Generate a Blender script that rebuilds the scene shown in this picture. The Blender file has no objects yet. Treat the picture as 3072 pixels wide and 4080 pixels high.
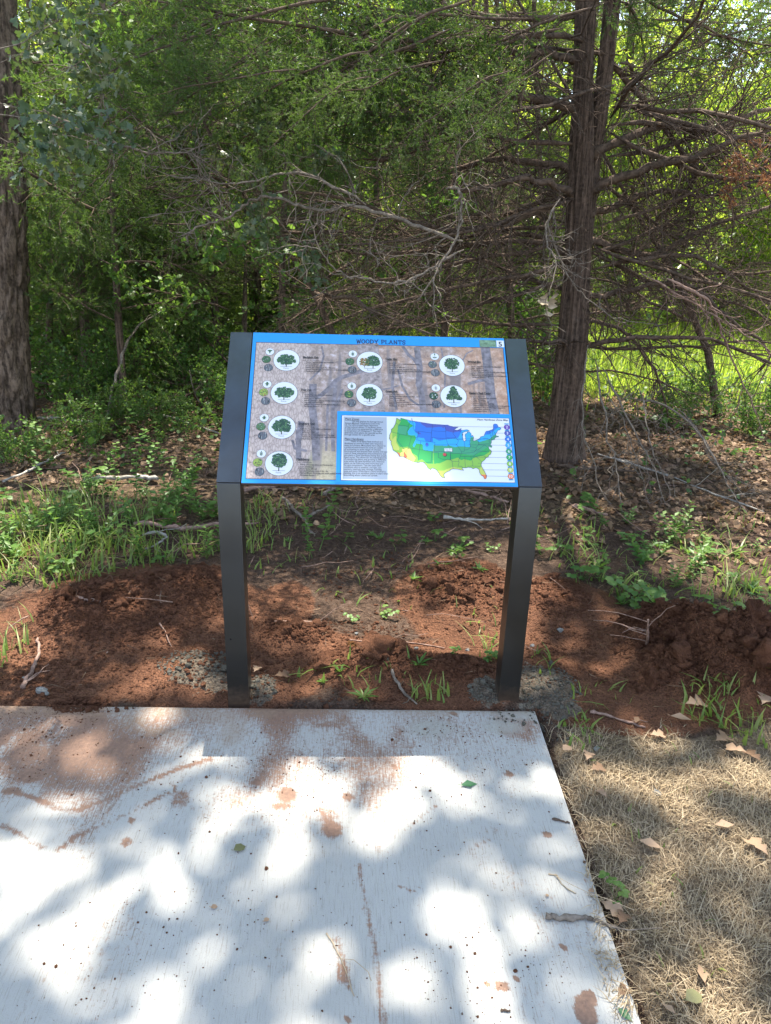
import bpy, math, random
import numpy as np
from mathutils import Vector, Matrix, Euler

R = math.radians
sc = bpy.context.scene
COL = sc.collection

# ------------------------------------------------------------------ camera
CAM = np.array([-0.1092, -2.3582, 1.674])
PITCH, YAW, ROLL, FPX = 0.3710, 0.0537, 0.0318, 3042.55
_cp, _sp, _cy, _sy = math.cos(PITCH), math.sin(PITCH), math.cos(YAW), math.sin(YAW)
FWD = np.array([_sy * _cp, _cy * _cp, -_sp])
_r0 = np.array([_cy, -_sy, 0.0])
_u0 = np.cross(_r0, FWD)
RGT = math.cos(ROLL) * _r0 + math.sin(ROLL) * _u0
UPV = -math.sin(ROLL) * _r0 + math.cos(ROLL) * _u0
cd = bpy.data.cameras.new('camera')
cam = bpy.data.objects.new('camera', cd)
COL.objects.link(cam)
m = Matrix.Identity(4)
for i in range(3):
    m[i][0], m[i][1], m[i][2], m[i][3] = RGT[i], UPV[i], -FWD[i], CAM[i]
cam.matrix_world = m
cd.sensor_fit = 'VERTICAL'
cd.sensor_height = 24.0
cd.lens = 24.0 * FPX / 4080.0
cd.clip_start = 0.05
cd.clip_end = 1500
sc.camera = cam

# ------------------------------------------------------------------ light
SUN_EL, SUN_AZ = R(70.8), R(8)
SUN = np.array([math.sin(SUN_AZ) * math.cos(SUN_EL), math.cos(SUN_AZ) * math.cos(SUN_EL), math.sin(SUN_EL)])
wd = bpy.data.worlds.new('World')
sc.world = wd
wd.use_nodes = True
wn = wd.node_tree.nodes
wl = wd.node_tree.links
bg = wn['Background']
sky = wn.new('ShaderNodeTexSky')
sky.sky_type = 'NISHITA'
sky.sun_disc = False
sky.sun_elevation = SUN_EL
sky.sun_rotation = SUN_AZ
sky.air_density = 1.0
sky.dust_density = 0.0
hsv = wn.new('ShaderNodeHueSaturation')
hsv.inputs['Saturation'].default_value = 0.66
wl.new(sky.outputs[0], hsv.inputs['Color'])
wl.new(hsv.outputs[0], bg.inputs[0])
bg.inputs[1].default_value = 0.12
ld = bpy.data.lights.new('sun', 'SUN')
ld.energy = 4.0
ld.angle = R(0.5)
ld.color = (1.0, 0.93, 0.80)
sun = bpy.data.objects.new('sun', ld)
COL.objects.link(sun)
sun.rotation_euler = Vector(-SUN).to_track_quat('-Z', 'Y').to_euler()
sun.location = (0, 0, 30)
vs = sc.view_settings
vs.view_transform = 'Standard'
vs.look = 'None'
vs.exposure = 2.15
vs.gamma = 1.0
vs.use_curve_mapping = False
sc.cycles.max_bounces = 7
sc.cycles.diffuse_bounces = 4
sc.cycles.glossy_bounces = 2
sc.cycles.transmission_bounces = 3
sc.cycles.transparent_max_bounces = 4
sc.cycles.use_denoising = True
try:
    sc.cycles.denoiser = 'OPENIMAGEDENOISE'
except Exception:
    pass

# ------------------------------------------------------------------ helpers
rng = np.random.default_rng(7)
random.seed(7)


def ray(px, py):                       # photo coordinates in a 1666 x 2212 frame -> direction
    k = 3072 / 1666.0
    d = FWD + RGT * (px * k - 1536) / FPX - UPV * (py * k - 2040) / FPX
    return d


def G(px, py, z=0.0):                  # point of the ground plane seen there
    d = ray(px, py)
    return CAM + d * ((z - CAM[2]) / d[2])


def D(px, py, y):                      # point of the vertical plane world-y = y seen there
    d = ray(px, py)
    return CAM + d * ((y - CAM[1]) / d[1])


def _hash(ix, iy, iz, seed):
    h = (ix.astype(np.int64) * 374761393 + iy.astype(np.int64) * 668265263 + iz.astype(np.int64) * 2147483647 + seed * 974634777) & 0xFFFFFFFF
    h = ((h ^ (h >> 13)) * 1274126177) & 0xFFFFFFFF
    h = ((h ^ (h >> 16)) * 2246822519) & 0xFFFFFFFF
    h = h ^ (h >> 15)
    return (h & 0xFFFFFF) / float(0xFFFFFF)


def vnoise(x, y, z=0.0, seed=0):
    x, y, z = np.broadcast_arrays(np.asarray(x, float), np.asarray(y, float), np.asarray(z, float))
    fx, fy, fz = np.floor(x), np.floor(y), np.floor(z)
    ix, iy, iz = fx.astype(int), fy.astype(int), fz.astype(int)
    tx, ty, tz = x - fx, y - fy, z - fz
    tx, ty, tz = [t * t * (3 - 2 * t) for t in (tx, ty, tz)]
    out = 0
    for a in (0, 1):
        for b in (0, 1):
            for c in (0, 1):
                w = (tx if a else 1 - tx) * (ty if b else 1 - ty) * (tz if c else 1 - tz)
                out = out + w * _hash(ix + a, iy + b, iz + c, seed)
    return out


def fbm(x, y, z=0.0, seed=0, octv=4, gain=0.5):
    s, a, t, f = 0, 1.0, 0.0, 1.0
    for o in range(octv):
        s = s + a * vnoise(np.asarray(x) * f, np.asarray(y) * f, np.asarray(z) * f, seed + o * 17)
        t += a
        a *= gain
        f *= 2.03
    return s / t


def sstep(a, b, x):
    t = np.clip((np.asarray(x, float) - a) / (b - a), 0, 1)
    return t * t * (3 - 2 * t)


class MB:
    """collects triangles and quads with material slots and links them as one mesh object"""

    def __init__(s):
        s.V, s.F, s.n = [], [], 0

    def add(s, V, F, mat=0):
        V = np.asarray(V, float).reshape(-1, 3)
        F = np.asarray(F, int)
        if F.ndim == 1:
            F = F.reshape(1, -1)
        s.V.append(V)
        s.F.append((F + s.n, mat))
        s.n += len(V)

    def poly(s, pts, mat=0):
        s.add(pts, [list(range(len(pts)))], mat)

    def box(s, lo, hi, mat=0):
        x0, y0, z0 = lo
        x1, y1, z1 = hi
        V = [(x0, y0, z0), (x1, y0, z0), (x1, y1, z0), (x0, y1, z0), (x0, y0, z1), (x1, y0, z1), (x1, y1, z1), (x0, y1, z1)]
        s.add(V, [(0, 3, 2, 1), (4, 5, 6, 7), (0, 1, 5, 4), (1, 2, 6, 5), (2, 3, 7, 6), (3, 0, 4, 7)], mat)

    def tube(s, P, rad, sides=6, mat=0, cap=True):
        P = np.asarray(P, float)
        n = len(P)
        rad = np.broadcast_to(np.asarray(rad, float), (n,))
        T = np.gradient(P, axis=0)
        T /= np.linalg.norm(T, axis=1)[:, None] + 1e-9
        ref = np.array([0, 0, 1.0]) if abs(T[:, 2]).mean() < 0.8 else np.array([1.0, 0, 0])
        A = np.cross(T, ref)
        A /= np.linalg.norm(A, axis=1)[:, None] + 1e-9
        B = np.cross(T, A)
        th = np.arange(sides) * 2 * math.pi / sides
        V = P[:, None, :] + rad[:, None, None] * (np.cos(th)[None, :, None] * A[:, None, :] + np.sin(th)[None, :, None] * B[:, None, :])
        i = np.arange(n - 1)[:, None] * sides
        j = np.arange(sides)[None, :]
        k = (j + 1) % sides
        F = np.stack([i + j, i + k, i + sides + k, i + sides + j], -1).reshape(-1, 4)
        s.add(V.reshape(-1, 3), F, mat)
        if cap:
            b = s.n - n * sides
            s.F.append((np.array([list(range(b + (n - 1) * sides, b + n * sides))]), mat))
            s.F.append((np.array([list(range(b + sides - 1, b - 1, -1))]), mat))

    def scatter(s, TV, TF, pos, Rm, scale, mat=0):
        TV = np.asarray(TV, float)
        TF = np.asarray(TF, int)
        n = len(pos)
        sc_ = np.asarray(scale, float)
        if sc_.ndim == 1:
            sc_ = sc_[:, None]
        L = TV[None] * sc_[:, None, :] if sc_.shape[1] == 3 else TV[None] * sc_[:, :, None]
        V = np.einsum('nij,nkj->nki', Rm, L) + pos[:, None, :]
        F = (TF[None] + (np.arange(n) * len(TV))[:, None, None]).reshape(-1, TF.shape[1])
        s.add(V.reshape(-1, 3), F, mat)

    def mesh(s, name, mats, smooth=False):
        me = bpy.data.meshes.new(name)
        V = np.concatenate(s.V)
        me.vertices.add(len(V))
        me.vertices.foreach_set('co', V.astype(np.float32).ravel())
        tot = np.concatenate([np.full(len(F), F.shape[1]) for F, _ in s.F])
        idx = np.concatenate([F.ravel() for F, _ in s.F])
        mi = np.concatenate([np.full(len(F), k) for F, k in s.F])
        me.loops.add(len(idx))
        me.loops.foreach_set('vertex_index', idx.astype(np.int32))
        me.polygons.add(len(tot))
        me.polygons.foreach_set('loop_start', np.concatenate([[0], np.cumsum(tot)[:-1]]).astype(np.int32))
        me.polygons.foreach_set('loop_total', tot.astype(np.int32))
        me.polygons.foreach_set('material_index', mi.astype(np.int32))
        if smooth:
            me.polygons.foreach_set('use_smooth', np.ones(len(tot), bool))
        for mt in (mats if isinstance(mats, (list, tuple)) else [mats]):
            me.materials.append(mt)
        me.update(calc_edges=True)
        me.validate()
        return me

    def build(s, name, mats, parent=None, smooth=False):
        return link(name, s.mesh(name, mats, smooth), parent)


def link(name, data, parent=None):
    o = bpy.data.objects.new(name, data)
    COL.objects.link(o)
    if parent is not None:
        o.parent = parent
    return o


def tag(o, label=None, cat=None, group=None, kind=None):
    for k, v in (('label', label), ('category', cat), ('group', group), ('kind', kind)):
        if v:
            o[k] = v
    return o


def empty(name, loc, rz=0.0):
    o = bpy.data.objects.new(name, None)
    COL.objects.link(o)
    o.location = [float(c) for c in loc]
    o.rotation_euler = (0, 0, rz)
    o.empty_display_size = 0.1
    return o


def copy_tree(o, parent=None):
    c = o.copy()
    COL.objects.link(c)
    if parent is not None:
        c.parent = parent
    for ch in list(o.children):
        copy_tree(ch, c)
    return c


def rot_batch(dirs, roll):
    """matrices whose local X runs along dirs, rolled about it"""
    X = dirs / (np.linalg.norm(dirs, axis=1)[:, None] + 1e-9)
    ref = np.where(np.abs(X[:, 2:3]) < 0.95, np.array([[0, 0, 1.0]]), np.array([[0, 1.0, 0]]))
    Y = np.cross(ref, X)
    Y /= np.linalg.norm(Y, axis=1)[:, None] + 1e-9
    Z = np.cross(X, Y)
    c, s_ = np.cos(roll)[:, None], np.sin(roll)[:, None]
    return np.stack([X, Y * c + Z * s_, -Y * s_ + Z * c], axis=2)


def rand_dirs(n, r=rng, zs=1.0):
    v = r.normal(size=(n, 3))
    v[:, 2] *= zs
    return v / np.linalg.norm(v, axis=1)[:, None]


# ------------------------------------------------------------------ materials
def new_mat(name):
    mt = bpy.data.materials.new(name)
    mt.use_nodes = True
    nt = mt.node_tree
    return mt, nt.nodes, nt.links, nt.nodes['Principled BSDF']


def ramp(nodes, links, src, stops, interp='LINEAR'):
    n = nodes.new('ShaderNodeValToRGB')
    n.color_ramp.interpolation = interp
    el = n.color_ramp.elements
    while len(el) < len(stops):
        el.new(0.5)
    for e, (p, c) in zip(el, stops):
        e.position = p
        e.color = (*c, 1) if len(c) == 3 else c
    links.new(src, n.inputs[0])
    return n.outputs[0]


def noise(nodes, links, scale, detail=4, rough=0.55, vec=None, dist=0.0):
    n = nodes.new('ShaderNodeTexNoise')
    n.inputs['Scale'].default_value = scale
    n.inputs['Detail'].default_value = detail
    n.inputs['Roughness'].default_value = rough
    n.inputs['Distortion'].default_value = dist
    if vec is not None:
        links.new(vec, n.inputs['Vector'])
    return n.outputs['Fac']


def mixc(nodes, links, fac, a, b, mode='MIX'):
    n = nodes.new('ShaderNodeMix')
    n.data_type = 'RGBA'
    n.blend_type = mode
    for sock, v in ((n.inputs[0], fac), (n.inputs[6], a), (n.inputs[7], b)):
        if hasattr(v, 'links'):
            links.new(v, sock)
        elif isinstance(v, (tuple, list)):
            sock.default_value = (*v, 1) if len(v) == 3 else v
        else:
            sock.default_value = v
    return n.outputs[2]


def mathn(nodes, links, op, a, b=None, clamp=False):
    n = nodes.new('ShaderNodeMath')
    n.operation = op
    n.use_clamp = clamp
    for sock, v in ((n.inputs[0], a), (n.inputs[1], b)):
        if v is None:
            continue
        if hasattr(v, 'links'):
            links.new(v, sock)
        else:
            sock.default_value = v
    return n.outputs[0]


def bump(nodes, links, height, strength, dist, bsdf):
    b = nodes.new('ShaderNodeBump')
    b.inputs['Strength'].default_value = strength
    b.inputs['Distance'].default_value = dist
    links.new(height, b.inputs['Height'])
    links.new(b.outputs[0], bsdf.inputs['Normal'])


def coords(nodes, links, scale=(1, 1, 1), kind='Object'):
    tc = nodes.new('ShaderNodeTexCoord')
    mp = nodes.new('ShaderNodeMapping')
    mp.inputs['Scale'].default_value = scale
    links.new(tc.outputs[kind], mp.inputs[0])
    return mp.outputs[0]


def plain(name, col, rough=0.6, spec=0.4, metal=0.0, var=0.0, scale=8.0):
    mt, n, l, b = new_mat(name)
    b.inputs['Roughness'].default_value = rough
    b.inputs['Specular IOR Level'].default_value = spec
    b.inputs['Metallic'].default_value = metal
    if var:
        f = noise(n, l, scale, 5, 0.6, coords(n, l))
        c = ramp(n, l, f, [(0.3, tuple(x * (1 - var) for x in col)), (0.7, tuple(min(1, x * (1 + var)) for x in col))])
        l.new(c, b.inputs['Base Color'])
    else:
        b.inputs['Base Color'].default_value = (*col, 1)
    return mt


def leaf_mat(name, cols, trans, fac=0.45, rough=0.5, spec=0.3):
    """thin leaf: reflecting face plus light let through; colour differs from leaf to leaf and from bough to bough"""
    mt, n, l, b = new_mat(name)
    g = n.new('ShaderNodeNewGeometry')
    oi = n.new('ShaderNodeObjectInfo')
    rnd = mathn(n, l, 'ADD', mathn(n, l, 'MULTIPLY', g.outputs['Random Per Island'], 0.6), mathn(n, l, 'MULTIPLY', oi.outputs['Random'], 0.4))
    st = [(i / max(1, len(cols) - 1), c) for i, c in enumerate(cols)]
    c = ramp(n, l, rnd, st)
    l.new(c, b.inputs['Base Color'])
    b.inputs['Roughness'].default_value = rough
    b.inputs['Specular IOR Level'].default_value = spec
    t = n.new('ShaderNodeBsdfTranslucent')
    ct = ramp(n, l, rnd, [(i / max(1, len(trans) - 1), c_) for i, c_ in enumerate(trans)])
    l.new(ct, t.inputs[0])
    mx = n.new('ShaderNodeMixShader')
    mx.inputs[0].default_value = fac
    l.new(b.outputs[0], mx.inputs[1])
    l.new(t.outputs[0], mx.inputs[2])
    l.new(mx.outputs[0], n['Material Output'].inputs[0])
    return mt


def bark_mat(name, dark, light, scale=(14, 14, 2.2), bs=0.8, lichen=None):
    mt, n, l, b = new_mat(name)
    v = coords(n, l, scale)
    f = noise(n, l, 3.0, 7, 0.65, v, 0.6)
    f2 = noise(n, l, 40, 4, 0.6, coords(n, l))
    c = ramp(n, l, f, [(0.36 if 'limb' in name or 'stick' in name or 'wood' in name or 'twig' in name else 0.44, dark), (0.58, light)])
    c = mixc(n, l, 0.35, c, ramp(n, l, f2, [(0.3, tuple(x * 0.5 for x in dark)), (0.7, tuple(min(1, x * 1.4) for x in light))]))
    if lichen:
        f3 = noise(n, l, 5, 5, 0.6, coords(n, l))
        c = mixc(n, l, ramp(n, l, f3, [(0.55, (0, 0, 0)), (0.7, (0.7, 0.7, 0.7))]), c, lichen)
    l.new(c, b.inputs['Base Color'])
    b.inputs['Roughness'].default_value = 0.9
    b.inputs['Specular IOR Level'].default_value = 0.15
    bump(n, l, mathn(n, l, 'ADD', f, mathn(n, l, 'MULTIPLY', f2, 0.3)), bs, 0.035, b)
    return mt


M = {}
M['oak_bark'] = bark_mat('oak_bark', (0.035, 0.025, 0.019), (0.19, 0.14, 0.105), (9, 9, 2.2), 1.0)
M['cedar_bark'] = bark_mat('cedar_bark', (0.034, 0.024, 0.019), (0.17, 0.118, 0.09), (17, 17, 0.9), 1.0, lichen=(0.14, 0.105, 0.085))
M['twig'] = bark_mat('twig_bark', (0.032, 0.023, 0.018), (0.125, 0.088, 0.066), (8, 8, 8), 0.3)
M['grey_limb'] = bark_mat('grey_limb_bark', (0.07, 0.056, 0.045), (0.21, 0.175, 0.145), (14, 14, 14), 0.4)
M['red_stick'] = bark_mat('red_stick_bark', (0.10, 0.06, 0.045), (0.30, 0.20, 0.16), (9, 9, 9), 0.4)
M['pale_wood'] = bark_mat('pale_wood', (0.13, 0.12, 0.105), (0.36, 0.335, 0.30), (10, 10, 10), 0.3)
M['cedar_leaf'] = leaf_mat('cedar_leaf', [(0.028, 0.058, 0.016), (0.055, 0.095, 0.024), (0.10, 0.15, 0.03)], [(0.08, 0.16, 0.02), (0.20, 0.33, 0.04)], 0.38)
M['cedar_brown'] = leaf_mat('cedar_brown', [(0.22, 0.09, 0.04), (0.32, 0.15, 0.07)], [(0.3, 0.12, 0.05), (0.35, 0.17, 0.08)], 0.3)
M['oak_leaf'] = leaf_mat('oak_leaf', [(0.035, 0.062, 0.036), (0.06, 0.092, 0.045), (0.14, 0.155, 0.08)], [(0.06, 0.13, 0.03), (0.22, 0.30, 0.04)], 0.22, 0.4, 0.35)
M['wood_leaf'] = leaf_mat('wood_leaf', [(0.045, 0.10, 0.016), (0.09, 0.16, 0.025), (0.17, 0.22, 0.03)], [(0.22, 0.42, 0.03), (0.66, 0.74, 0.09)], 0.56, 0.33, 0.7)
M['shrub_leaf'] = leaf_mat('shrub_leaf', [(0.03, 0.08, 0.02), (0.055, 0.12, 0.025), (0.09, 0.15, 0.03)], [(0.10, 0.22, 0.03), (0.22, 0.36, 0.05)], 0.42, 0.45, 0.35)
M['weed_leaf'] = leaf_mat('weed_leaf', [(0.05, 0.13, 0.03), (0.09, 0.18, 0.035), (0.13, 0.20, 0.05)], [(0.12, 0.26, 0.04), (0.25, 0.4, 0.06)], 0.4, 0.45, 0.4)
M['grass'] = leaf_mat('grass_blade', [(0.08, 0.16, 0.03), (0.15, 0.22, 0.045), (0.27, 0.26, 0.10)], [(0.14, 0.28, 0.04), (0.3, 0.4, 0.07)], 0.4, 0.45, 0.4)
M['meadow'] = leaf_mat('meadow_blade', [(0.14, 0.23, 0.025), (0.2, 0.29, 0.035), (0.28, 0.32, 0.06)], [(0.35, 0.55, 0.04), (0.55, 0.66, 0.08)], 0.5, 0.45, 0.3)
M['dry_grass'] = leaf_mat('dry_grass_blade', [(0.16, 0.115, 0.07), (0.40, 0.31, 0.20), (0.62, 0.52, 0.37)], [(0.3, 0.2, 0.1), (0.5, 0.4, 0.25)], 0.2, 0.6, 0.2)
M['litter'] = leaf_mat('dead_leaf', [(0.07, 0.04, 0.026), (0.15, 0.09, 0.055), (0.23, 0.155, 0.10), (0.40, 0.30, 0.21)], [(0.22, 0.11, 0.05), (0.4, 0.26, 0.12)], 0.2, 0.65, 0.2)
M['straw'] = plain('straw', (0.33, 0.26, 0.18), 0.8, 0.2, var=0.3, scale=20)

# ------------------------------------------------------------------ ground
PSI = -0.0183
CORNER = np.array([0.587, -0.041])
SD = np.array([math.cos(PSI), math.sin(PSI)])          # along the back edge of the slab
SN = np.array([math.sin(PSI), -math.cos(PSI)])         # towards the camera


def slab_uv(x, y):
    dx, dy = x - CORNER[0], y - CORNER[1]
    return dx * SD[0] + dy * SD[1], dx * SN[0] + dy * SN[1]   # u < 0 inside, v > 0 inside


def ell(x, y, px, py, rx, ry, soft=0.5):
    """soft mask of a patch of ground whose outline is seen round (px, py) in the photograph"""
    c, a, b = G(px, py), G(px + rx, py), G(px, py - ry)
    ax, ay = np.linalg.norm((a - c)[:2]), np.linalg.norm((b - c)[:2])
    d = np.sqrt(((x - c[0]) / ax) ** 2 + ((y - c[1]) / ay) ** 2)
    return 1 - sstep(1 - soft, 1 + soft, d)


def on_slab(x, y, m_=0.0):
    u, v_ = slab_uv(x, y)
    return (u < m_) & (v_ > -m_)


MOUNDS = [(285, 1315, 175, 60, 0.10), (180, 1330, 90, 40, 0.06), (430, 1270, 80, 35, 0.07), (1010, 1275, 105, 50, 0.10),
          (1200, 1290, 70, 35, 0.05), (1420, 1385, 80, 45, 0.13), (1540, 1440, 130, 70, 0.24), (1640, 1490, 90, 55, 0.2),
          (640, 1368, 70, 22, 0.07), (790, 1425, 90, 28, 0.07), (900, 1440, 90, 26, 0.06), (1000, 1450, 60, 25, 0.05), (170, 1520, 60, 16, 0.02),
          (430, 1450, 90, 35, 0.06), (1190, 1480, 80, 45, 0.055), (1055, 1490, 50, 30, 0.05), (565, 1485, 45, 26, 0.05)]
SOIL = [(280, 1340, 300, 110), (60, 1440, 260, 110), (480, 1440, 230, 80), (680, 1415, 220, 50), (1000, 1290, 140, 80), (950, 1450, 220, 70),
        (1230, 1310, 120, 60), (1300, 1430, 220, 110), (1540, 1440, 200, 110), (1380, 1540, 170, 45), (620, 1300, 60, 45), (0, 1200, 60, 40)]
CEMENT = [(435, 1425, 60, 20), (465, 1460, 60, 30), (410, 1468, 40, 16), (1165, 1485, 70, 42), (1055, 1500, 36, 22), (562, 1492, 34, 24), (1215, 1530, 36, 20)]


def masks(x, y):
    soil = np.zeros_like(x)
    for p in SOIL:
        soil = np.maximum(soil, ell(x, y, *p))
    cem = np.zeros_like(x)
    for p in CEMENT:
        cem = np.maximum(cem, ell(x, y, *p, 0.45))
    return soil, cem


def hgt(x, y):
    x, y = np.asarray(x, float), np.asarray(y, float)
    h = -0.012 + 0.05 * (fbm(x * 1.3, y * 1.3, seed=3) - 0.5) * sstep(0.3, 1.2, y)
    h = h + (0.020 * (fbm(x * 9, y * 9, seed=5) - 0.5) + 0.009 * (fbm(x * 24, y * 24, seed=6, octv=2) - 0.5)) * sstep(60, 20, np.hypot(x, y))
    md = np.zeros_like(h)
    for px, py, rx, ry, hh in MOUNDS:
        md = md + .6 * hh * ell(x, y, px, py, rx, ry, 0.85)
    lump = fbm(x * 16, y * 16, seed=9, octv=4, gain=0.6)
    h = h + md * (0.45 + 1.1 * lump) + np.clip(md * 6, 0, 1) * 0.04 * (np.abs(fbm(x * 30, y * 34, seed=12, octv=2) - 0.5) * 2)
    u, v = slab_uv(x, y)
    inside = sstep(0.03, -0.02, u) * sstep(-0.03, 0.02, v)
    h = h * (1 - inside) + (-0.07) * inside
    h = h - 0.008 * sstep(0.10, 0.0, np.abs(u - 0.03)) * (v > 0)
    far = sstep(9, 30, np.hypot(x, y))
    return h * (1 - far) + far * (0.25 * (fbm(x * 0.1, y * 0.1, seed=21) - 0.5))


def hz(x, y):
    return float(hgt(np.array([x]), np.array([y]))[0])


def axis(lo, hi, step, far):
    a = list(np.arange(lo, hi + step / 2, step))
    s_ = step
    x = hi
    while x < far:
        s_ *= 1.22
        x += s_
        a.append(x)
    s_ = step
    x = lo
    while x > -far:
        s_ *= 1.22
        x -= s_
        a.insert(0, x)
    return np.array(a)


gx, gy = axis(-3.1, 3.2, 0.021, 420), axis(-1.5, 3.2, 0.021, 420)
XX, YY = np.meshgrid(gx, gy)
ZZ = hgt(XX, YY)
nx, ny = len(gx), len(gy)
i = np.arange(ny - 1)[:, None] * nx + np.arange(nx - 1)[None, :]
mb = MB()
mb.add(np.stack([XX, YY, ZZ], -1), np.stack([i, i + 1, i + nx + 1, i + nx], -1).reshape(-1, 4))

mt, n, l, b = new_mat('forest_floor')
att = n.new('ShaderNodeAttribute'); att.attribute_name = 'zones'
sp = n.new('ShaderNodeSeparateColor'); l.new(att.outputs['Color'], sp.inputs[0])
att2 = n.new('ShaderNodeAttribute'); att2.attribute_name = 'cover'
sp2 = n.new('ShaderNodeSeparateColor'); l.new(att2.outputs['Color'], sp2.inputs[0])
v = coords(n, l)
n1, n2, n3 = noise(n, l, 6, 8, 0.65, v), noise(n, l, 38, 6, 0.6, v), noise(n, l, 140, 3, 0.6, v)
brown = ramp(n, l, n2, [(0.3, (0.062, 0.04, 0.03)), (0.55, (0.115, 0.075, 0.055)), (0.75, (0.20, 0.14, 0.105))])
red = ramp(n, l, n1, [(0.3, (0.12, 0.058, 0.036)), (0.55, (0.205, 0.096, 0.055)), (0.72, (0.31, 0.15, 0.085))])
red = mixc(n, l, 0.45, red, ramp(n, l, n2, [(0.3, (0.08, 0.038, 0.026)), (0.7, (0.22, 0.105, 0.062))]))
cem = ramp(n, l, n2, [(0.3, (0.085, 0.075, 0.06)), (0.55, (0.17, 0.155, 0.125)), (0.75, (0.29, 0.27, 0.22))])
lit = ramp(n, l, n2, [(0.3, (0.05, 0.034, 0.024)), (0.5, (0.13, 0.09, 0.06)), (0.7, (0.27, 0.19, 0.12))])
mead = ramp(n, l, n1, [(0.3, (0.08, 0.12, 0.02)), (0.7, (0.16, 0.22, 0.04))])
thatch = ramp(n, l, n3, [(0.3, (0.11, 0.075, 0.048)), (0.7, (0.34, 0.26, 0.175))])


def broken(mask, k=1.1, nz=None):
    """a painted zone whose edge the noise breaks up"""
    a = mathn(n, l, 'ADD', mathn(n, l, 'MULTIPLY', mask, 2.0), mathn(n, l, 'MULTIPLY', nz or n1, k))
    return mathn(n, l, 'MULTIPLY', mathn(n, l, 'SUBTRACT', a, 0.5 * k + 0.75), 3.0, True)


c = mixc(n, l, broken(sp.outputs[1]), brown, lit)
c = mixc(n, l, broken(sp.outputs[0], 1.6), c, red)
dark = ramp(n, l, n2, [(0.3, (0.07, 0.032, 0.021)), (0.55, (0.155, 0.068, 0.04)), (0.75, (0.25, 0.115, 0.066))])
c = mixc(n, l, mathn(n, l, 'MULTIPLY', broken(sp2.outputs[2], 2.6), 0.55), c, dark)
c = mixc(n, l, mathn(n, l, 'MULTIPLY', broken(sp.outputs[2], 3.4, n2), 0.78), c, cem)
grit = ramp(n, l, n3, [(0.3, (0.5, 0.5, 0.5)), (0.5, (1, 1, 1)), (0.72, (1.4, 1.36, 1.3))])
c = mixc(n, l, 1.0, c, grit, 'MULTIPLY')
c = mixc(n, l, broken(sp2.outputs[0]), c, mead)
c = mixc(n, l, broken(sp2.outputs[1]), c, thatch)
l.new(c, b.inputs['Base Color'])
b.inputs['Roughness'].default_value = 0.95
b.inputs['Specular IOR Level'].default_value = 0.1
bump(n, l, mathn(n, l, 'ADD', mathn(n, l, 'MULTIPLY', n2, 1.0), mathn(n, l, 'MULTIPLY', n3, 0.6)), 1.0, 0.045, b)
M['ground'] = mt
ground = mb.build('ground', mt, smooth=True)
tag(ground, kind='structure')
soil, cemk = masks(XX, YY)
litm = sstep(1.5, 2.3, YY + 0.5 * (fbm(XX * 2, YY * 2, seed=31) - 0.5)) * (1 - sstep(8, 10, YY))
meadm = np.maximum(sstep(5.6, 7.4, YY + 0.4 * np.clip(XX, -3, 3)), sstep(20, 40, np.hypot(XX, YY)))
ug, vg = slab_uv(XX, YY)
dry = sstep(0.0, 0.06, ug) * sstep(0.06, 0.20, vg + 0.1 * (fbm(XX * 5, YY * 5, seed=33) - 0.5)) * (1 - sstep(5, 8, -YY))
dry = dry * (1 - 0.8 * ell(XX, YY, 1380, 1545, 140, 40))
mdm = np.zeros_like(XX)
for p in MOUNDS[:13]:
    mdm = np.maximum(mdm, ell(XX, YY, *p[:4], 0.6))
me = ground.data
for nm, chans in (('zones', (soil * (1 - dry), litm, cemk)), ('cover', (meadm, dry, np.clip(mdm * 1.4, 0, 1) * (1 - dry)))):
    a = me.color_attributes.new(nm, 'FLOAT_COLOR', 'POINT')
    buf = np.ones((nx * ny, 4), np.float32)
    for k in range(3):
        buf[:, k] = np.asarray(chans[k]).ravel()
    a.data.foreach_set('color', buf.ravel())

# ------------------------------------------------------------------ concrete slab
su, sv = np.arange(-3.3, 0.0001, 0.012), np.arange(0, 2.4001, 0.012)
UU, VV = np.meshgrid(su, sv)
SX = CORNER[0] + UU * SD[0] + VV * SN[0]
SY = CORNER[1] + UU * SD[1] + VV * SN[1]
edge = np.minimum(-UU, VV)
wob = 0.004 * (fbm(SX * 14, SY * 14, seed=41) - 0.5)
SZ = -0.006 * (1 - sstep(0, 0.014, edge)) + 0.0012 * (fbm(SX * 2.5, SY * 2.5, seed=42) - 0.5)
nu, nv = len(su), len(sv)
i = np.arange(nv - 1)[:, None] * nu + np.arange(nu - 1)[None, :]
mb = MB()
mb.add(np.stack([SX, SY + wob * (VV < 0.001), SZ], -1), np.stack([i, i + nu, i + nu + 1, i + 1], -1).reshape(-1, 4))
top = np.stack([SX, SY + wob * (VV < 0.001), SZ], -1)
for line, flip in ((top[0], False), (top[:, -1], False), (top[-1], True), (top[:, 0], True)):
    low = line.copy(); low[:, 2] = -0.11
    k = len(line)
    j = np.arange(k - 1)
    F = np.stack([j, j + 1, k + j + 1, k + j], -1)
    mb.add(np.concatenate([line, low]), F[:, ::-1] if flip else F)
mt, n, l, b = new_mat('broomed_concrete')
att = n.new('ShaderNodeAttribute'); att.attribute_name = 'mud'
sp = n.new('ShaderNodeSeparateColor'); l.new(att.outputs['Color'], sp.inputs[0])
v = coords(n, l)
vs_ = coords(n, l, (1, 0.055, 1))
groove = noise(n, l, 300, 3, 0.65, vs_)
groove2 = noise(n, l, 60, 4, 0.6, coords(n, l, (1, 0.03, 1)))
cloud = noise(n, l, 2.2, 5, 0.55, v)
spk = noise(n, l, 75, 6, 0.72, v)
spk2 = noise(n, l, 190, 4, 0.65, v)
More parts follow.
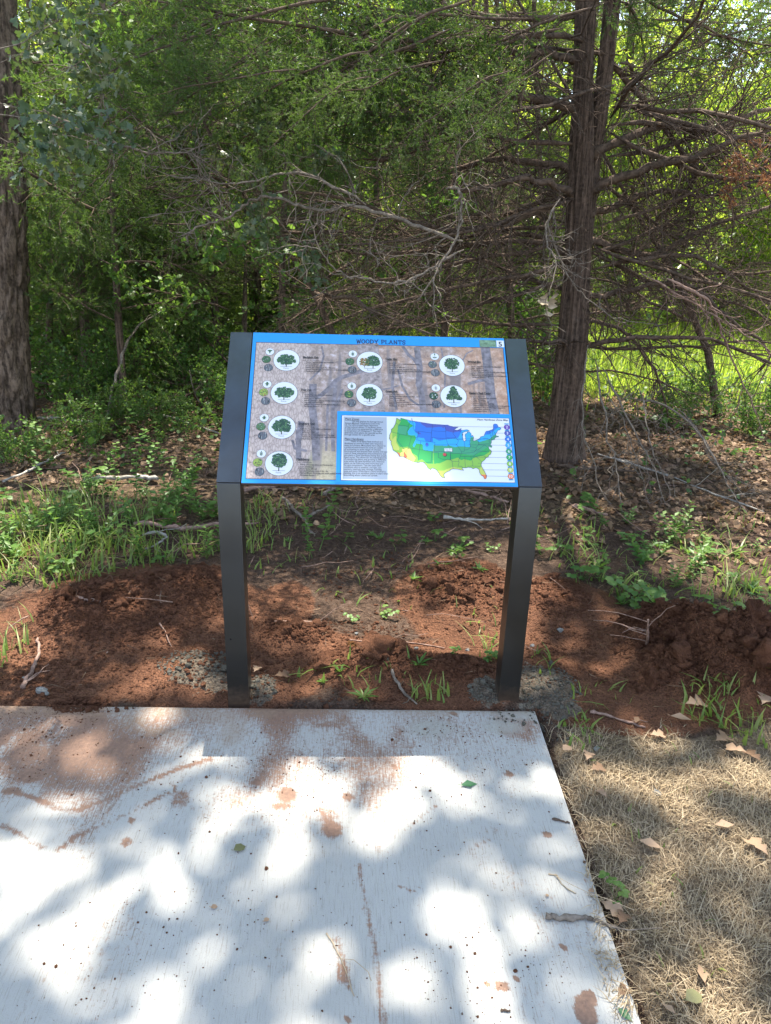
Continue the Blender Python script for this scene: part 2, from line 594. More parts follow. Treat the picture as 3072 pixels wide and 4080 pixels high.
base = ramp(n, l, cloud, [(0.3, (0.34, 0.332, 0.31)), (0.7, (0.42, 0.41, 0.385))])
base = mixc(n, l, ramp(n, l, groove, [(0.34, (0.5, 0.5, 0.5)), (0.46, (0, 0, 0))]), base, (0.235, 0.222, 0.195))
pore = noise(n, l, 420, 2, 0.6, v)
base = mixc(n, l, ramp(n, l, pore, [(0.30, (0.6, 0.6, 0.6)), (0.40, (0, 0, 0))]), base, (0.20, 0.185, 0.16))
base = mixc(n, l, ramp(n, l, groove2, [(0.30, (0.2, 0.2, 0.2)), (0.40, (0, 0, 0))]), base, (0.30, 0.28, 0.245))
mudc = ramp(n, l, spk, [(0.3, (0.12, 0.055, 0.032)), (0.6, (0.235, 0.12, 0.07)), (0.75, (0.33, 0.20, 0.13))])
# mud lies in the broom grooves first
a = mathn(n, l, 'ADD', mathn(n, l, 'MULTIPLY', sp.outputs[0], 1.15), mathn(n, l, 'MULTIPLY', spk, 1.15))
a = mathn(n, l, 'ADD', a, mathn(n, l, 'MULTIPLY', spk2, 0.5))
a = mathn(n, l, 'SUBTRACT', a, mathn(n, l, 'MULTIPLY', groove, 0.9))
mm = mathn(n, l, 'MULTIPLY', mathn(n, l, 'SUBTRACT', a, 0.77), 3.0, True)
c = mixc(n, l, mathn(n, l, 'MULTIPLY', mm, 0.85), base, mudc)
# grey slurry smears
a = mathn(n, l, 'MULTIPLY', mathn(n, l, 'SUBTRACT', mathn(n, l, 'ADD', sp.outputs[1], mathn(n, l, 'MULTIPLY', spk, 0.5)), 0.5), 2.0, True)
c = mixc(n, l, mathn(n, l, 'MULTIPLY', a, 0.75), c, (0.34, 0.33, 0.29))
a = mathn(n, l, 'MULTIPLY', mathn(n, l, 'SUBTRACT', mathn(n, l, 'ADD', sp.outputs[2], mathn(n, l, 'MULTIPLY', spk, 0.5)), 0.5), 2.0, True)
c = mixc(n, l, mathn(n, l, 'MULTIPLY', a, 0.8), c, (0.27, 0.195, 0.135))
l.new(c, b.inputs['Base Color'])
b.inputs['Roughness'].default_value = 0.85
b.inputs['Specular IOR Level'].default_value = 0.2
bump(n, l, mathn(n, l, 'ADD', mathn(n, l, 'ADD', groove, mathn(n, l, 'MULTIPLY', spk2, 0.4)), mathn(n, l, 'MULTIPLY', mm, 0.5)), 0.5, 0.004, b)
slab = mb.build('concrete_path', mt, smooth=False)
tag(slab, kind='structure')


def c4(x, y): return (x * .3906, y * .3906 + 1491)
def c5(x, y): return (x * .3906 + 596.5, y * .3906 + 1491)
def c6(x, y): return (x * .3164 + 1139, y * .3164 + 1518.5)


ALLX = np.concatenate(mb.V)[:, 0]
ALLY = np.concatenate(mb.V)[:, 1]
mud = 0.21 + 0.44 * np.exp(-np.clip(-ALLY - 0.03, 0, 9) / 0.22) * fbm(ALLX * 4, ALLY * 4, seed=44) * 1.4
mud += 0.26 * sstep(0.48, 0.7, fbm(ALLX * 6, ALLY * 3, seed=45))
mud += 0.22 * ell(ALLX, ALLY, 120, 1590, 210, 80, 0.9) + 0.16 * ell(ALLX, ALLY, 640, 1720, 130, 90, 0.9)
mud *= 0.55 + 0.45 * sstep(-1.3, -0.25, ALLY)


def strokes(field, path, width, amp):
    P = np.array([G(*p)[:2] for p in path])
    d = np.full(len(ALLX), 9.0)
    for p, q in zip(P[:-1], P[1:]):
        e = q - p
        t = np.clip(((ALLX - p[0]) * e[0] + (ALLY - p[1]) * e[1]) / (e @ e + 1e-9), 0, 1)
        d = np.minimum(d, np.hypot(ALLX - p[0] - t * e[0], ALLY - p[1] - t * e[1]))
    w = width * (0.5 + fbm(ALLX * 20, ALLY * 20, seed=46))
    gapn = fbm(ALLX * 9, ALLY * 9, seed=47)
    return np.maximum(field, amp * (.45 + .8 * gapn) * (1 - sstep(w * 0.2, w * 1.3, d)))


for pts, w, a_ in (([(1170, 380), (1000, 430), (830, 500), (680, 560), (560, 620), (440, 660), (320, 660), (200, 600), (100, 570), (50, 560)], 0.014, 0.85),
                   ([(960, 560), (830, 620), (700, 690), (560, 750), (420, 810), (330, 880)], 0.012, 0.75),
                   ([(20, 750), (100, 790), (180, 850), (240, 870)], 0.014, 0.7),
                   ([(960, 520), (1000, 620), (1060, 660)], 0.014, 0.6)):
    mud = strokes(mud, [c4(*p) for p in pts], w, a_)
for pts, w, a_ in (([(460, 970), (480, 1100), (520, 1300), (550, 1450), (580, 1700), (590, 1840)], 0.012, 0.65),
                   ([(330, 1380), (370, 1500), (400, 1650)], 0.02, 0.62), ([(690, 1090), (750, 1110), (800, 1090)], 0.006, 0.8),
                   ([(890, 640), (800, 700), (720, 770)], 0.009, 0.6), ([(20, 180), (180, 190), (340, 205)], 0.016, 0.6), ([(250, 660), (300, 760), (330, 800)], 0.016, 0.85),
                   ([(1180, 830), (1080, 880)], 0.006, 0.6)):
    mud = strokes(mud, [c5(*p) for p in pts], w, a_)
for f_, blobs in ((c4, [(170, 470, 70, 40, 1.1), (20, 260, 40, 50, 1.1), (430, 130, 120, 60, 1.3), (1420, 510, 25, 20, 1), (1590, 580, 40, 40, 1), (1560, 640, 70, 20, .8),
                        (1000, 600, 60, 60, .6), (110, 120, 60, 30, 1), (300, 110, 60, 40, 1.1), (700, 840, 30, 30, .8), (730, 720, 20, 15, .9), (330, 340, 30, 20, 1), (60, 560, 60, 20, .8)]),
                  (c5, [(100, 390, 150, 40, .5), (60, 580, 60, 50, .85), (400, 590, 30, 25, .9), (310, 770, 60, 50, .9), (290, 700, 80, 60, .5), (300, 190, 150, 25, .6),
                        (100, 150, 120, 80, .5), (1290, 465, 20, 15, 1.2), (650, 425, 15, 10, 1.2), (370, 1560, 40, 80, .7), (1250, 1640, 50, 30, .9), (1330, 1605, 20, 15, 1.2),
                        (980, 130, 14, 12, 1.2), (1260, 225, 35, 20, 1), (1500, 800, 25, 15, .8), (1590, 1430, 14, 14, 1.2), (1155, 1625, 14, 14, 1.2), (400, 1830, 20, 20, 1.2)]),
                  (c6, [(400, 2110, 55, 90, 1.2), (430, 2010, 35, 40, 1.2), (140, 900, 25, 15, 1)])):
    for x_, y_, rx_, ry_, a_ in blobs:
        p = f_(x_, y_)
        mud = np.maximum(mud, a_ * ell(ALLX, ALLY, p[0], p[1], rx_ * .39, ry_ * .39, 0.6))
slur = np.zeros_like(mud)
for x_, y_, rx_, ry_ in ((850, 210, 150, 55), (1330, 130, 160, 40), (1250, 200, 120, 50)):
    p = c5(x_, y_)
    slur = np.maximum(slur, 0.8 * ell(ALLX, ALLY, p[0], p[1], rx_ * .39, ry_ * .39, 0.7))
smear = np.zeros_like(mud)
smear = np.maximum(smear, .5 * (1 - sstep(.0, .12, -ALLY - .03 + .1 * (fbm(ALLX * 5, ALLY * 5, seed=48) - .5))))
for x_, y_, rx_, ry_ in ((1250, 150, 200, 60), (1290, 220, 90, 100), (1450, 130, 120, 35), (740, 170, 100, 50), (900, 230, 170, 30)):
    p = c4(x_, y_)
    smear = np.maximum(smear, 0.55 * ell(ALLX, ALLY, p[0], p[1], rx_ * .39, ry_ * .39, 0.8))
a = slab.data.color_attributes.new('mud', 'FLOAT_COLOR', 'POINT')
buf = np.ones((len(mud), 4), np.float32)
buf[:, 0], buf[:, 1], buf[:, 2] = mud, slur, smear
a.data.foreach_set('color', buf.ravel())

# ------------------------------------------------------------------ the sign
ZB, TILT, PL, PW, PD, L2 = 0.850, 0.7528, 0.6102, 0.0765, 0.080, 0.4572
CT, ST = math.cos(TILT), math.sin(TILT)
NRM = np.array([0, -ST, CT])


def PU(sx, sy):
    """photo pixel (3072 x 4080) -> (u, v) on the face of the panel"""
    d = FWD + RGT * (sx - 1536) / FPX - UPV * (sy - 2040) / FPX
    P0 = np.array([0, 0, ZB])
    p = CAM + d * (((P0 - CAM) @ NRM) / (d @ NRM))
    return p[0], (p - P0) @ np.array([0, CT, ST])


def A1(x, y): return PU(900 + x * .7803, 1280 + y * .7803)
def T1(x, y): return PU(1540 + x * .15606, 1650 + y * .15606)
def T2(x, y): return PU(1780 + x * .16807, 1650 + y * .16807)


def pw(u, v, k):
    """panel coordinates and print layer -> world"""
    return np.array([u, v * CT, ZB + v * ST]) + NRM * (0.0005 + 0.00025 * k)


def flat(mb, pts, k, mat):
    mb.poly([pw(u, v, k) for u, v in pts], mat)


def disc(mb, u, v, r, k, mat, seg=36, sy=1.0):
    flat(mb, [(u + r * math.cos(t), v + r * sy * math.sin(t)) for t in np.linspace(0, 2 * math.pi, seg, endpoint=False)], k, mat)


def strip(mb, pts, w, k, mat):
    for (u0, v0), (u1, v1) in zip(pts[:-1], pts[1:]):
        k += .012
        dx, dy = u1 - u0, v1 - v0
        q = math.hypot(dx, dy) + 1e-9
        nx_, ny_ = -dy / q * w / 2, dx / q * w / 2
        ex, ey = dx / q * w * .3, dy / q * w * .3
        flat(mb, [(u0 - nx_ - ex, v0 - ny_ - ey), (u1 - nx_ + ex, v1 - ny_ + ey), (u1 + nx_ + ex, v1 + ny_ + ey), (u0 + nx_ - ex, v0 + ny_ - ey)], k, mat)


def text_geo(body, bold=0.0, shear=0.0, space=1.0):
    cu = bpy.data.curves.new('lettering', 'FONT')
    cu.body = body
    cu.size = 1.0
    cu.resolution_u = 2
    cu.offset = bold
    cu.shear = shear
    cu.space_line = space
    cu.fill_mode = 'FRONT'
    o = bpy.data.objects.new('lettering', cu)
    me_ = o.to_mesh()
    V = np.zeros(len(me_.vertices) * 3)
    me_.vertices.foreach_get('co', V)
    F = [list(p.vertices) for p in me_.polygons]
    o.to_mesh_clear()
    bpy.data.objects.remove(o)
    bpy.data.curves.remove(cu)
    return V.reshape(-1, 3), F


def put_text(mb, body, u, v, k, mat, size=None, width=None, align='L', **kw):
    """u, v: left (or right, or middle) end of the baseline"""
    V, F = text_geo(body, **kw)
    if not len(V):
        return
    w = V[:, 0].max() - V[:, 0].min()
    sx = size if width is None else width / w
    sy = size or sx
    X = (V[:, 0] - V[:, 0].min()) * sx
    if align == 'R':
        X = X - w * sx
    if align == 'C':
        X = X - w * sx / 2
    W = np.stack([pw(u + x_, v + y_ * sy, k) for x_, y_ in zip(X, V[:, 1])])
    by = {}
    for f in F:
        by.setdefault(len(f), []).append(f)
    first = mb.n
    mb.V.append(W)
    mb.n += len(W)
    for f in by.values():
        mb.F.append((np.array(f) + first, mat))
    return w * sx


mt, n, l, b = new_mat('black_powder_coat')
v = coords(n, l)
f = noise(n, l, 9, 6, 0.6, v)
l.new(ramp(n, l, f, [(0.3, (0.008, 0.014, 0.022)), (0.7, (0.011, 0.018, 0.027))]), b.inputs['Base Color'])
l.new(ramp(n, l, f, [(0.3, (0.30, 0.30, 0.30)), (0.7, (0.38, 0.38, 0.38))]), b.inputs['Roughness'])
b.inputs['Specular IOR Level'].default_value = 0.6
bump(n, l, noise(n, l, 900, 2, 0.5, v), 0.06, 0.001, b)
pz = n.new('ShaderNodeSeparateXYZ')
l.new(v, pz.inputs[0])
n_z = pz.outputs[2]
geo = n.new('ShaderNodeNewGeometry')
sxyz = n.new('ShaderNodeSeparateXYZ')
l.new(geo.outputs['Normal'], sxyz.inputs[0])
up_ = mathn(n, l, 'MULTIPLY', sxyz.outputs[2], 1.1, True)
sky_sheen = mathn(n, l, 'MULTIPLY', up_, ramp(n, l, noise(n, l, 14, 6, .65, v), [(0.25, (0.5, 0.5, 0.5)), (0.75, (1, 1, 1))]))
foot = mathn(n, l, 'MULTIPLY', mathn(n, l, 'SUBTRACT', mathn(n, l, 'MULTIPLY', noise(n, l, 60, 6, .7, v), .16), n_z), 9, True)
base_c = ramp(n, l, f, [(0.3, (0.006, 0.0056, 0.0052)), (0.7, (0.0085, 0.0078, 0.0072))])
base_c = mixc(n, l, mathn(n, l, 'MULTIPLY', sky_sheen, .8), base_c, (0.045, 0.070, 0.105))  # bluish sky sheen painted into the colour of faces that point up
base_c = mixc(n, l, mathn(n, l, 'MULTIPLY', foot, .6), base_c, (0.13, 0.085, 0.06))
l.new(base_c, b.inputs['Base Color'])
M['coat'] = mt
M['panel_edge'] = plain('panel_edge_brown', (0.07, 0.045, 0.035), 0.6, 0.3)
M['dark_gap'] = plain('dark_seam', (0.006, 0.006, 0.006), 0.9, 0.05)


def ink(name, col, rough=0.34, spec=0.6):
    return plain(name, col, rough, spec)


I = {k: ink('print_' + k, c_) for k, c_ in dict(
    blue=(0.006, 0.265, 0.70), navy=(0.01, 0.03, 0.10), white=(0.66, 0.68, 0.72), grey=(0.34, 0.385, 0.46), black=(0.012, 0.014, 0.022),
    leaf_a=(0.012, 0.055, 0.035), leaf_b=(0.035, 0.11, 0.05), leaf_c=(0.075, 0.17, 0.075), trunk=(0.03, 0.025, 0.022), rust=(0.25, 0.12, 0.03),
    slate=(0.10, 0.115, 0.14), pale=(0.30, 0.32, 0.33), berry=(0.3, 0.10, 0.07), lime=(0.28, 0.38, 0.07), moss=(0.10, 0.14, 0.04),
    z2=(0.13, 0.05, 0.36), z3=(0.055, 0.075, 0.36), z4=(0.02, 0.15, 0.60), z5=(0.02, 0.34, 0.72), z6=(0.04, 0.30, 0.15), z7=(0.02, 0.33, 0.075),
    z8=(0.22, 0.44, 0.06), z9=(0.46, 0.52, 0.10), z10=(0.78, 0.67, 0.16), z11=(0.75, 0.18, 0.06), red=(0.5, 0.05, 0.06), bark=(0.17, 0.145, 0.15), branch=(0.085, 0.08, 0.10),
    rot=(0.19, 0.13, 0.11)).items()}
IK = list(I)
IM = [I[k] for k in IK]
IX = {k: i_ for i_, k in enumerate(IK)}

sign = tag(empty('information_sign', (0, 0, 0)), 'black metal framed woody plants information sign standing at the slab edge', 'sign')
for s_ in (-1, 1):
    x0, x1 = (-L2 - PW, -L2) if s_ < 0 else (L2, L2 + PW)
    E_ = np.array([PL * CT, ZB + PL * ST])
    inn = np.array([ST, -CT]) * 0.078
    sq = (E_[0] + inn[0] - PD) / CT
    zin = E_[1] + inn[1] - sq * ST
    legp = [(0, -0.12), (0, ZB - 0.0008), (PD, zin - 0.0008), (PD, -0.12)]
    armp = [(0, ZB + 0.0008), tuple(E_), tuple(E_ + inn), (PD, zin + 0.0008)]
    for nm, prof, dx in (('leg', legp, 0.0006), ('arm', armp, 0.0)):
        mb = MB()
        k = len(prof)
        V = [(x0 + dx, a_, c_) for a_, c_ in prof] + [(x1 - dx, a_, c_) for a_, c_ in prof]
        mb.add(V, [(0, 1, 2, 3)])
        mb.add(V, [(7, 6, 5, 4)])
        mb.add(V, [(j, j + 4, (j + 1) % 4 + 4, (j + 1) % 4) for j in range(4)])
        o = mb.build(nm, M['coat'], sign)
        bv = o.modifiers.new('edge', 'BEVEL')
        bv.width = 0.0022
        bv.segments = 2
        if nm == 'leg' and s_ < 0:
            sb = MB()
            sb.tube([(x0 + 0.021, 0.004, 0.268), (x0 + 0.021, -0.0012, 0.268)], [0.0032, 0.0026], 10)
            sb.build('screw', M['dark_gap'], o)

# board with its printed face
PUW = L2 - 0.0035
board = MB()
V = []
for k in (0.0, -0.013):
    for u, v_ in ((-PUW, -0.002), (PUW, -0.002), (PUW, PL), (-PUW, PL)):
        V.append(np.array([u, v_ * CT, ZB + v_ * ST]) + NRM * k)
board.add(V, [(0, 1, 2, 3), (7, 6, 5, 4), (4, 5, 1, 0), (5, 6, 2, 1), (6, 7, 3, 2), (7, 4, 0, 3)])
panel = board.build('panel', M['panel_edge'], sign)

face = MB()
flat(face, [(-PUW + .0005, 0), (PUW - .0005, 0), (PUW - .0005, PL - .001), (-PUW + .0005, PL - .001)], 0, 0)
face.build('printed_border', [I['blue']], panel)

# the printed photograph of an autumn wood
pa = [A1(97, 803), A1(560, 812), A1(574, 463), A1(1445, 475), A1(1416, 138), A1(160, 108)]
uL, uR = (pa[0][0] + pa[5][0]) / 2, (pa[3][0] + pa[4][0]) / 2
vB, vM, vT = (pa[0][1] + pa[1][1]) / 2, (pa[2][1] + pa[3][1]) / 2, (pa[4][1] + pa[5][1]) / 2
uI = (pa[1][0] + pa[2][0]) / 2
mt, n, l, b = new_mat('printed_autumn_wood')
v = coords(n, l)
sx = n.new('ShaderNodeSeparateXYZ')
l.new(v, sx.inputs[0])
f1, f2, f3 = noise(n, l, 9, 7, 0.65, v), noise(n, l, 46, 6, 0.7, v), noise(n, l, 130, 4, 0.6, v)
f4 = noise(n, l, 5, 3, 0.5, coords(n, l, (5, 0.5, 0.5)))
far_ = ramp(n, l, f2, [(0.25, (0.145, 0.123, 0.138)), (0.45, (0.304, 0.232, 0.203)), (0.58, (0.435, 0.341, 0.319)), (0.72, (0.609, 0.551, 0.609))])
aut = ramp(n, l, f2, [(0.3, (0.261, 0.145, 0.109)), (0.5, (0.478, 0.275, 0.174)), (0.66, (0.580, 0.392, 0.290)), (0.78, (0.696, 0.652, 0.725))])
side = mathn(n, l, 'ADD', mathn(n, l, 'MULTIPLY', sx.outputs[0], 1.4), mathn(n, l, 'MULTIPLY', mathn(n, l, 'SUBTRACT', f1, 0.5), 2.6), True)
c = mixc(n, l, side, far_, aut)
grd = mathn(n, l, 'MULTIPLY', mathn(n, l, 'SUBTRACT', mathn(n, l, 'ADD', 0.945, mathn(n, l, 'MULTIPLY', f1, 0.06)), sx.outputs[2]), 16, True)
c = mixc(n, l, grd, c, ramp(n, l, f3, [(0.3, (0.246, 0.217, 0.160)), (0.7, (0.392, 0.355, 0.261))]))
c = mixc(n, l, ramp(n, l, f4, [(0.55, (0, 0, 0)), (0.62, (0.750, 0.750, 0.750))]), c, (0.189, 0.167, 0.181))
vo = n.new('ShaderNodeTexVoronoi')
vo.feature = 'DISTANCE_TO_EDGE'
vo.inputs['Scale'].default_value = 95
l.new(coords(n, l, (1.35, 0.5, 0.5)), vo.inputs['Vector'])
brk = ramp(n, l, vo.outputs['Distance'], [(0.0, (0.217, 0.174, 0.167)), (0.14, (0.478, 0.392, 0.370)), (0.5, (0.609, 0.500, 0.478))])
brk = mixc(n, l, 0.4, brk, ramp(n, l, f2, [(0.3, (0.290, 0.217, 0.203)), (0.7, (0.667, 0.536, 0.478))]))
tm = mathn(n, l, 'MULTIPLY', mathn(n, l, 'SUBTRACT', mathn(n, l, 'ADD', -0.235, mathn(n, l, 'MULTIPLY', mathn(n, l, 'SUBTRACT', f1, 0.5), 0.10)), sx.outputs[0]), 60, True)
c = mixc(n, l, tm, c, brk)
l.new(c, b.inputs['Base Color'])
b.inputs['Roughness'].default_value = 0.42
b.inputs['Specular IOR Level'].default_value = 0.35
ph = MB()
flat(ph, [(uL, vB), (uI, vB), (uI, vM), (uR, vM), (uR, vT), (uL, vT)], 1, 0)
for pts in ([(uL, vB), (uI, vB)], [(uI, vB), (uI, vM)], [(uI, vM), (uR, vM)], [(uR, vM), (uR, vT)], [(uR, vT), (uL, vT)], [(uL, vT), (uL, vB)]):
    strip(ph, pts, 0.0016, 3, 1)
layer = 1.7
for pts, w in (([(450, 398), (490, 375), (530, 340), (560, 305), (590, 288), (640, 272), (700, 252)], 0.016), ([(975, 140), (990, 240), (985, 320), (1000, 380), (1008, 462)], 0.022),
               ([(905, 132), (930, 170), (960, 195), (985, 230)], 0.012), ([(1325, 142), (1340, 250), (1352, 380), (1372, 470)], 0.034), ([(445, 330), (440, 430), (455, 560), (462, 700)], 0.026),
               ([(560, 330), (545, 480), (548, 660)], 0.013), ([(520, 430), (512, 660)], 0.008), ([(595, 350), (560, 440)], 0.009), ([(385, 520), (372, 600)], 0.022), ([(370, 560), (372, 700)], 0.018),
               ([(880, 250), (900, 330), (940, 400), (985, 430)], 0.008), ([(860, 210), (850, 330), (870, 450)], 0.010), ([(1240, 320), (1290, 305), (1330, 300)], 0.012), ([(1210, 200), (1230, 165), (1260, 150)], 0.005),
               ([(1100, 140), (1120, 250), (1115, 440)], 0.006), ([(880, 330), (830, 345), (790, 350)], 0.006), ([(430, 300), (480, 250), (500, 180), (490, 130)], 0.007), ([(340, 610), (352, 650), (410, 662)], 0.009)):
    layer += .05
    strip(ph, [A1(*p) for p in pts], w, layer, 2)
strip(ph, [A1(727, 140), A1(757, 445)], 0.075, 1.5, 3)
mt_branch = plain('printed_branch', (0.20, 0.18, 0.205), 0.42, 0.35, var=0.45, scale=60)
mt_bole = plain('printed_bole', (0.30, 0.25, 0.25), 0.42, 0.35, var=0.5, scale=70)
ph.build('printed_photograph', [mt, I['black'], mt_branch, mt_bole], panel)

# tree pictures: a white disc with the tree's form, three small discs, and its name and facts
r2 = np.random.default_rng(11)
FACTS = {
    'Blackjack Oak': ('Quercus marilandica', 'Family: Fagaceae (oaks and beeches)|Type: Deciduous|Form: Up to 60ft tall|Leaves: 4in - 10in long & 4in - 8in wide|Habitat: Dry uplands, particularly in sandy or rocky soil|Hardiness: Zones 5 - 9'),
    'Post Oak': ('Quercus stellata', 'Family: Fagaceae (oaks and beeches)|Type: Deciduous|Form: Up to 50ft tall|Leaves: Alternate, oblong, usually 5 lobed & 4in - 8in|long with rounded lobes|Habitat: Dry uplands to well drained flat plains|Hardiness: Zones 5 - 9'),
    'Shumard Oak': ('Quercus shumardii', 'Family: Fagaceae (oaks and beeches)|Type: Deciduous|Form: Up to 80ft tall|Leaves: Alternate, elliptical 3in - 7in long|Habitat: Bottomland, mesic upland forests|Hardiness: Zones 5 - 9'),
    'Hackberry': ('Celtis occidentalis', 'Family: Ulmaceae (elms and hackberries)|Type: Deciduous|Form: Up to 60ft tall|Leaves: Alternate, ovate 2.5in - 4in|Habitat: Mostly floodplain and mesic upland forests|Hardiness: Zones 3 - 9'),
    'Cedar Elm': ('Ulmus crassifolia', 'Family: Ulmaceae (elms and hackberries)|Type: Deciduous|Form: Up to 80ft tall|Leaves: Alternate, simple & 1in - 2in long|Habitat: Moist soils near streams and on limestone hills|Hardiness: Zones 6 - 9'),
    'Green Ash': ('Fraxinus pennsylvanica', 'Family: Oleaceae (olives, ash, lilacs, etc.)|Type: Deciduous|Form: Up to 70ft tall|Leaves: Opposite, pinnate|Habitat: Moist areas along stream banks and in floodplains|Hardiness: Zones 3 - 9'),
    'Winged Elm': ('Ulmus alata', 'Family: Ulmaceae (elms and hackberries)|Type: Deciduous|Form: Up to 50ft tall|Leaves: Alternate, ovate & small, often winged twigs|by the second year of growth|Habitat: Dry gravelly uplands to moist bottoms|Hardiness: Zones 6 - 9'),
    'Eastern Red Cedar': ('Juniperus virginiana', 'Family: Cupressaceae (cypress)|Type: Evergreen|Form: Up to 50ft tall|Leaves: Opposite, scale like|Habitat: Fence rows, prairies, old fields and dry|woodland; often invades open rangeland|Vegetation: evergreen|Hardiness: Zones 2 - 9')}
VIG = [('Blackjack Oak', (310, 200), (225, 157), (207, 196), (217, 238), (393, 190), 82, 'wide'), ('Post Oak', (298, 367), (211, 323), (193, 364), (203, 408), (385, 356), 53, 'wide'),
       ('Shumard Oak', (286, 542), (196, 494), (179, 539), (188, 585), (373, 529), 83, 'round'), ('Hackberry', (272, 727), (181, 677), (163, 722), (172, 769), (362, 711), 65, 'tall'),
       ('Cedar Elm', (734, 210), (648, 168), (633, 207), (645, 249), (815, 199), 60, 'pair'), ('Green Ash', (733, 377), (643, 332), (628, 374), (642, 418), (815, 364), 61, 'egg'),
       ('Winged Elm', (1154, 227), (1066, 182), (1055, 222), (1069, 264), (1233, 213), 69, 'open'), ('Eastern Red Cedar', (1162, 384), (1072, 342), (1061, 382), (1074, 425), (1243, 373), 110, 'cone')]
SEEDC = {'Blackjack Oak': ('leaf_b', 'pale'), 'Post Oak': ('lime', 'berry'), 'Shumard Oak': ('leaf_c', 'pale'), 'Hackberry': ('lime', 'berry'), 'Cedar Elm': ('leaf_b', 'pale'),
         'Green Ash': ('leaf_b', 'lime'), 'Winged Elm': ('slate', 'pale'), 'Eastern Red Cedar': ('leaf_a', 'white')}
RB, RS = 0.0455, 0.0150


def crown_pts(shape, k):
    out = []
    while len(out) < k:
        x_, y_ = r2.uniform(-1, 1), r2.uniform(0, 1)
        w = {'wide': math.sqrt(max(0, 1 - (2 * y_ - .75) ** 2 * .9)) * (1.0 if y_ > .15 else .75), 'round': math.sqrt(max(0, 1 - (2 * y_ - .8) ** 2 * .8)) * .92,
             'tall': math.sqrt(max(0, 1 - (2 * y_ - 1) ** 2)) * .72, 'egg': math.sqrt(max(0, 1 - (2 * y_ - .85) ** 2 * .85)) * .80, 'open': math.sqrt(max(0, 1 - (2 * y_ - .9) ** 2)) * .85,
             'cone': (1 - y_) * .85 + .12}[shape]
        w *= 0.84 + .28 * vnoise(y_ * 9, 0.0, 0.0, 77 + int(x_ > 0))
        if abs(x_) < w and not (shape in ('open', 'wide') and vnoise(x_ * 6 + 9, y_ * 6, 0.0, 78) > .78):
            out.append((x_, y_))
    return out


def tiny_tree(mb, u, v_, w, h, shape, cols=('leaf_a', 'leaf_b', 'leaf_c'), k=260):
    strip(mb, [(u, v_), (u, v_ + h * .5)], w * .10, 7, IX['trunk'])
    for x_, y_ in crown_pts(shape, k):
        a_ = r2.uniform(0, 6.3)
        q = w * r2.uniform(.08, .15)
        c_ = cols[int(r2.choice(3, p=[.45, .37, .18]))]
        flat(mb, [(u + x_ * w + q * math.cos(a_ + t) * z_, v_ + h * (.20 + .8 * y_) + q * math.sin(a_ + t) * z_) for t, z_ in ((0, 1), (1.3, .8), (2.4, 1.1), (3.7, .8), (5, 1))], 7.2 + r2.uniform(0, .6), IX[c_])


def tiny_leaf(mb, u, v_, s_, kind):
    if kind in ('Hackberry', 'Cedar Elm', 'Green Ash', 'Winged Elm', 'Eastern Red Cedar'):
        strip(mb, [(u, v_ - s_), (u, v_ + s_ * .6)], s_ * .10, 7, IX['leaf_a'])
        npair = {'Winged Elm': 1, 'Eastern Red Cedar': 4}.get(kind, 3)
        q = .55 if npair < 4 else .22
        leaves_ = [(90, s_ * .55)] + [(90 + sg * 62, -s_ * .7 + s_ * 1.25 * j / npair) for j in range(npair) for sg in (-1, 1)]
        for an, off in leaves_:
            a_ = R(an)
            ca, sa = math.cos(a_), math.sin(a_)
            ln = s_ * (.62 if npair > 1 else .95)
            flat(mb, [(u + ca * t * ln - sa * w * ln, v_ + off + sa * t * ln + ca * w * ln) for t, w in ((0, 0), (.35, -q / 2), (.7, -q * .36), (1, 0), (.7, q * .36), (.35, q / 2))], 7.3, IX['leaf_b' if npair < 4 else 'slate'])
    else:
        lob = {'Blackjack Oak': [(0, -1), (.16, -.5), (.3, 0), (.75, .35), (1, .75), (.6, .85), (.35, .65), (.1, .95)],
               'Post Oak': [(0, -1), (.14, -.6), (.38, -.5), (.42, -.3), (.2, -.15), (.7, .0), (.75, .3), (.3, .35), (.4, .75), (.15, 1)],
               'Shumard Oak': [(0, -1), (.08, -.6), (.55, -.62), (.4, -.4), (.16, -.25), (.8, -.1), (.7, .1), (.2, .2), (.55, .6), (.3, .6), (.12, .6), (.05, 1)]}[kind]
        P_ = [(u + x_ * s_, v_ + y_ * s_) for x_, y_ in lob] + [(u - x_ * s_, v_ + y_ * s_) for x_, y_ in reversed(lob[1:])]
        V_ = [(u, v_)] + P_
        W = [pw(a_, c_, 7.3) for a_, c_ in V_]
        mb.add(W, [(0, j, j % (len(V_) - 1) + 1) for j in range(1, len(V_))], IX['leaf_b'])


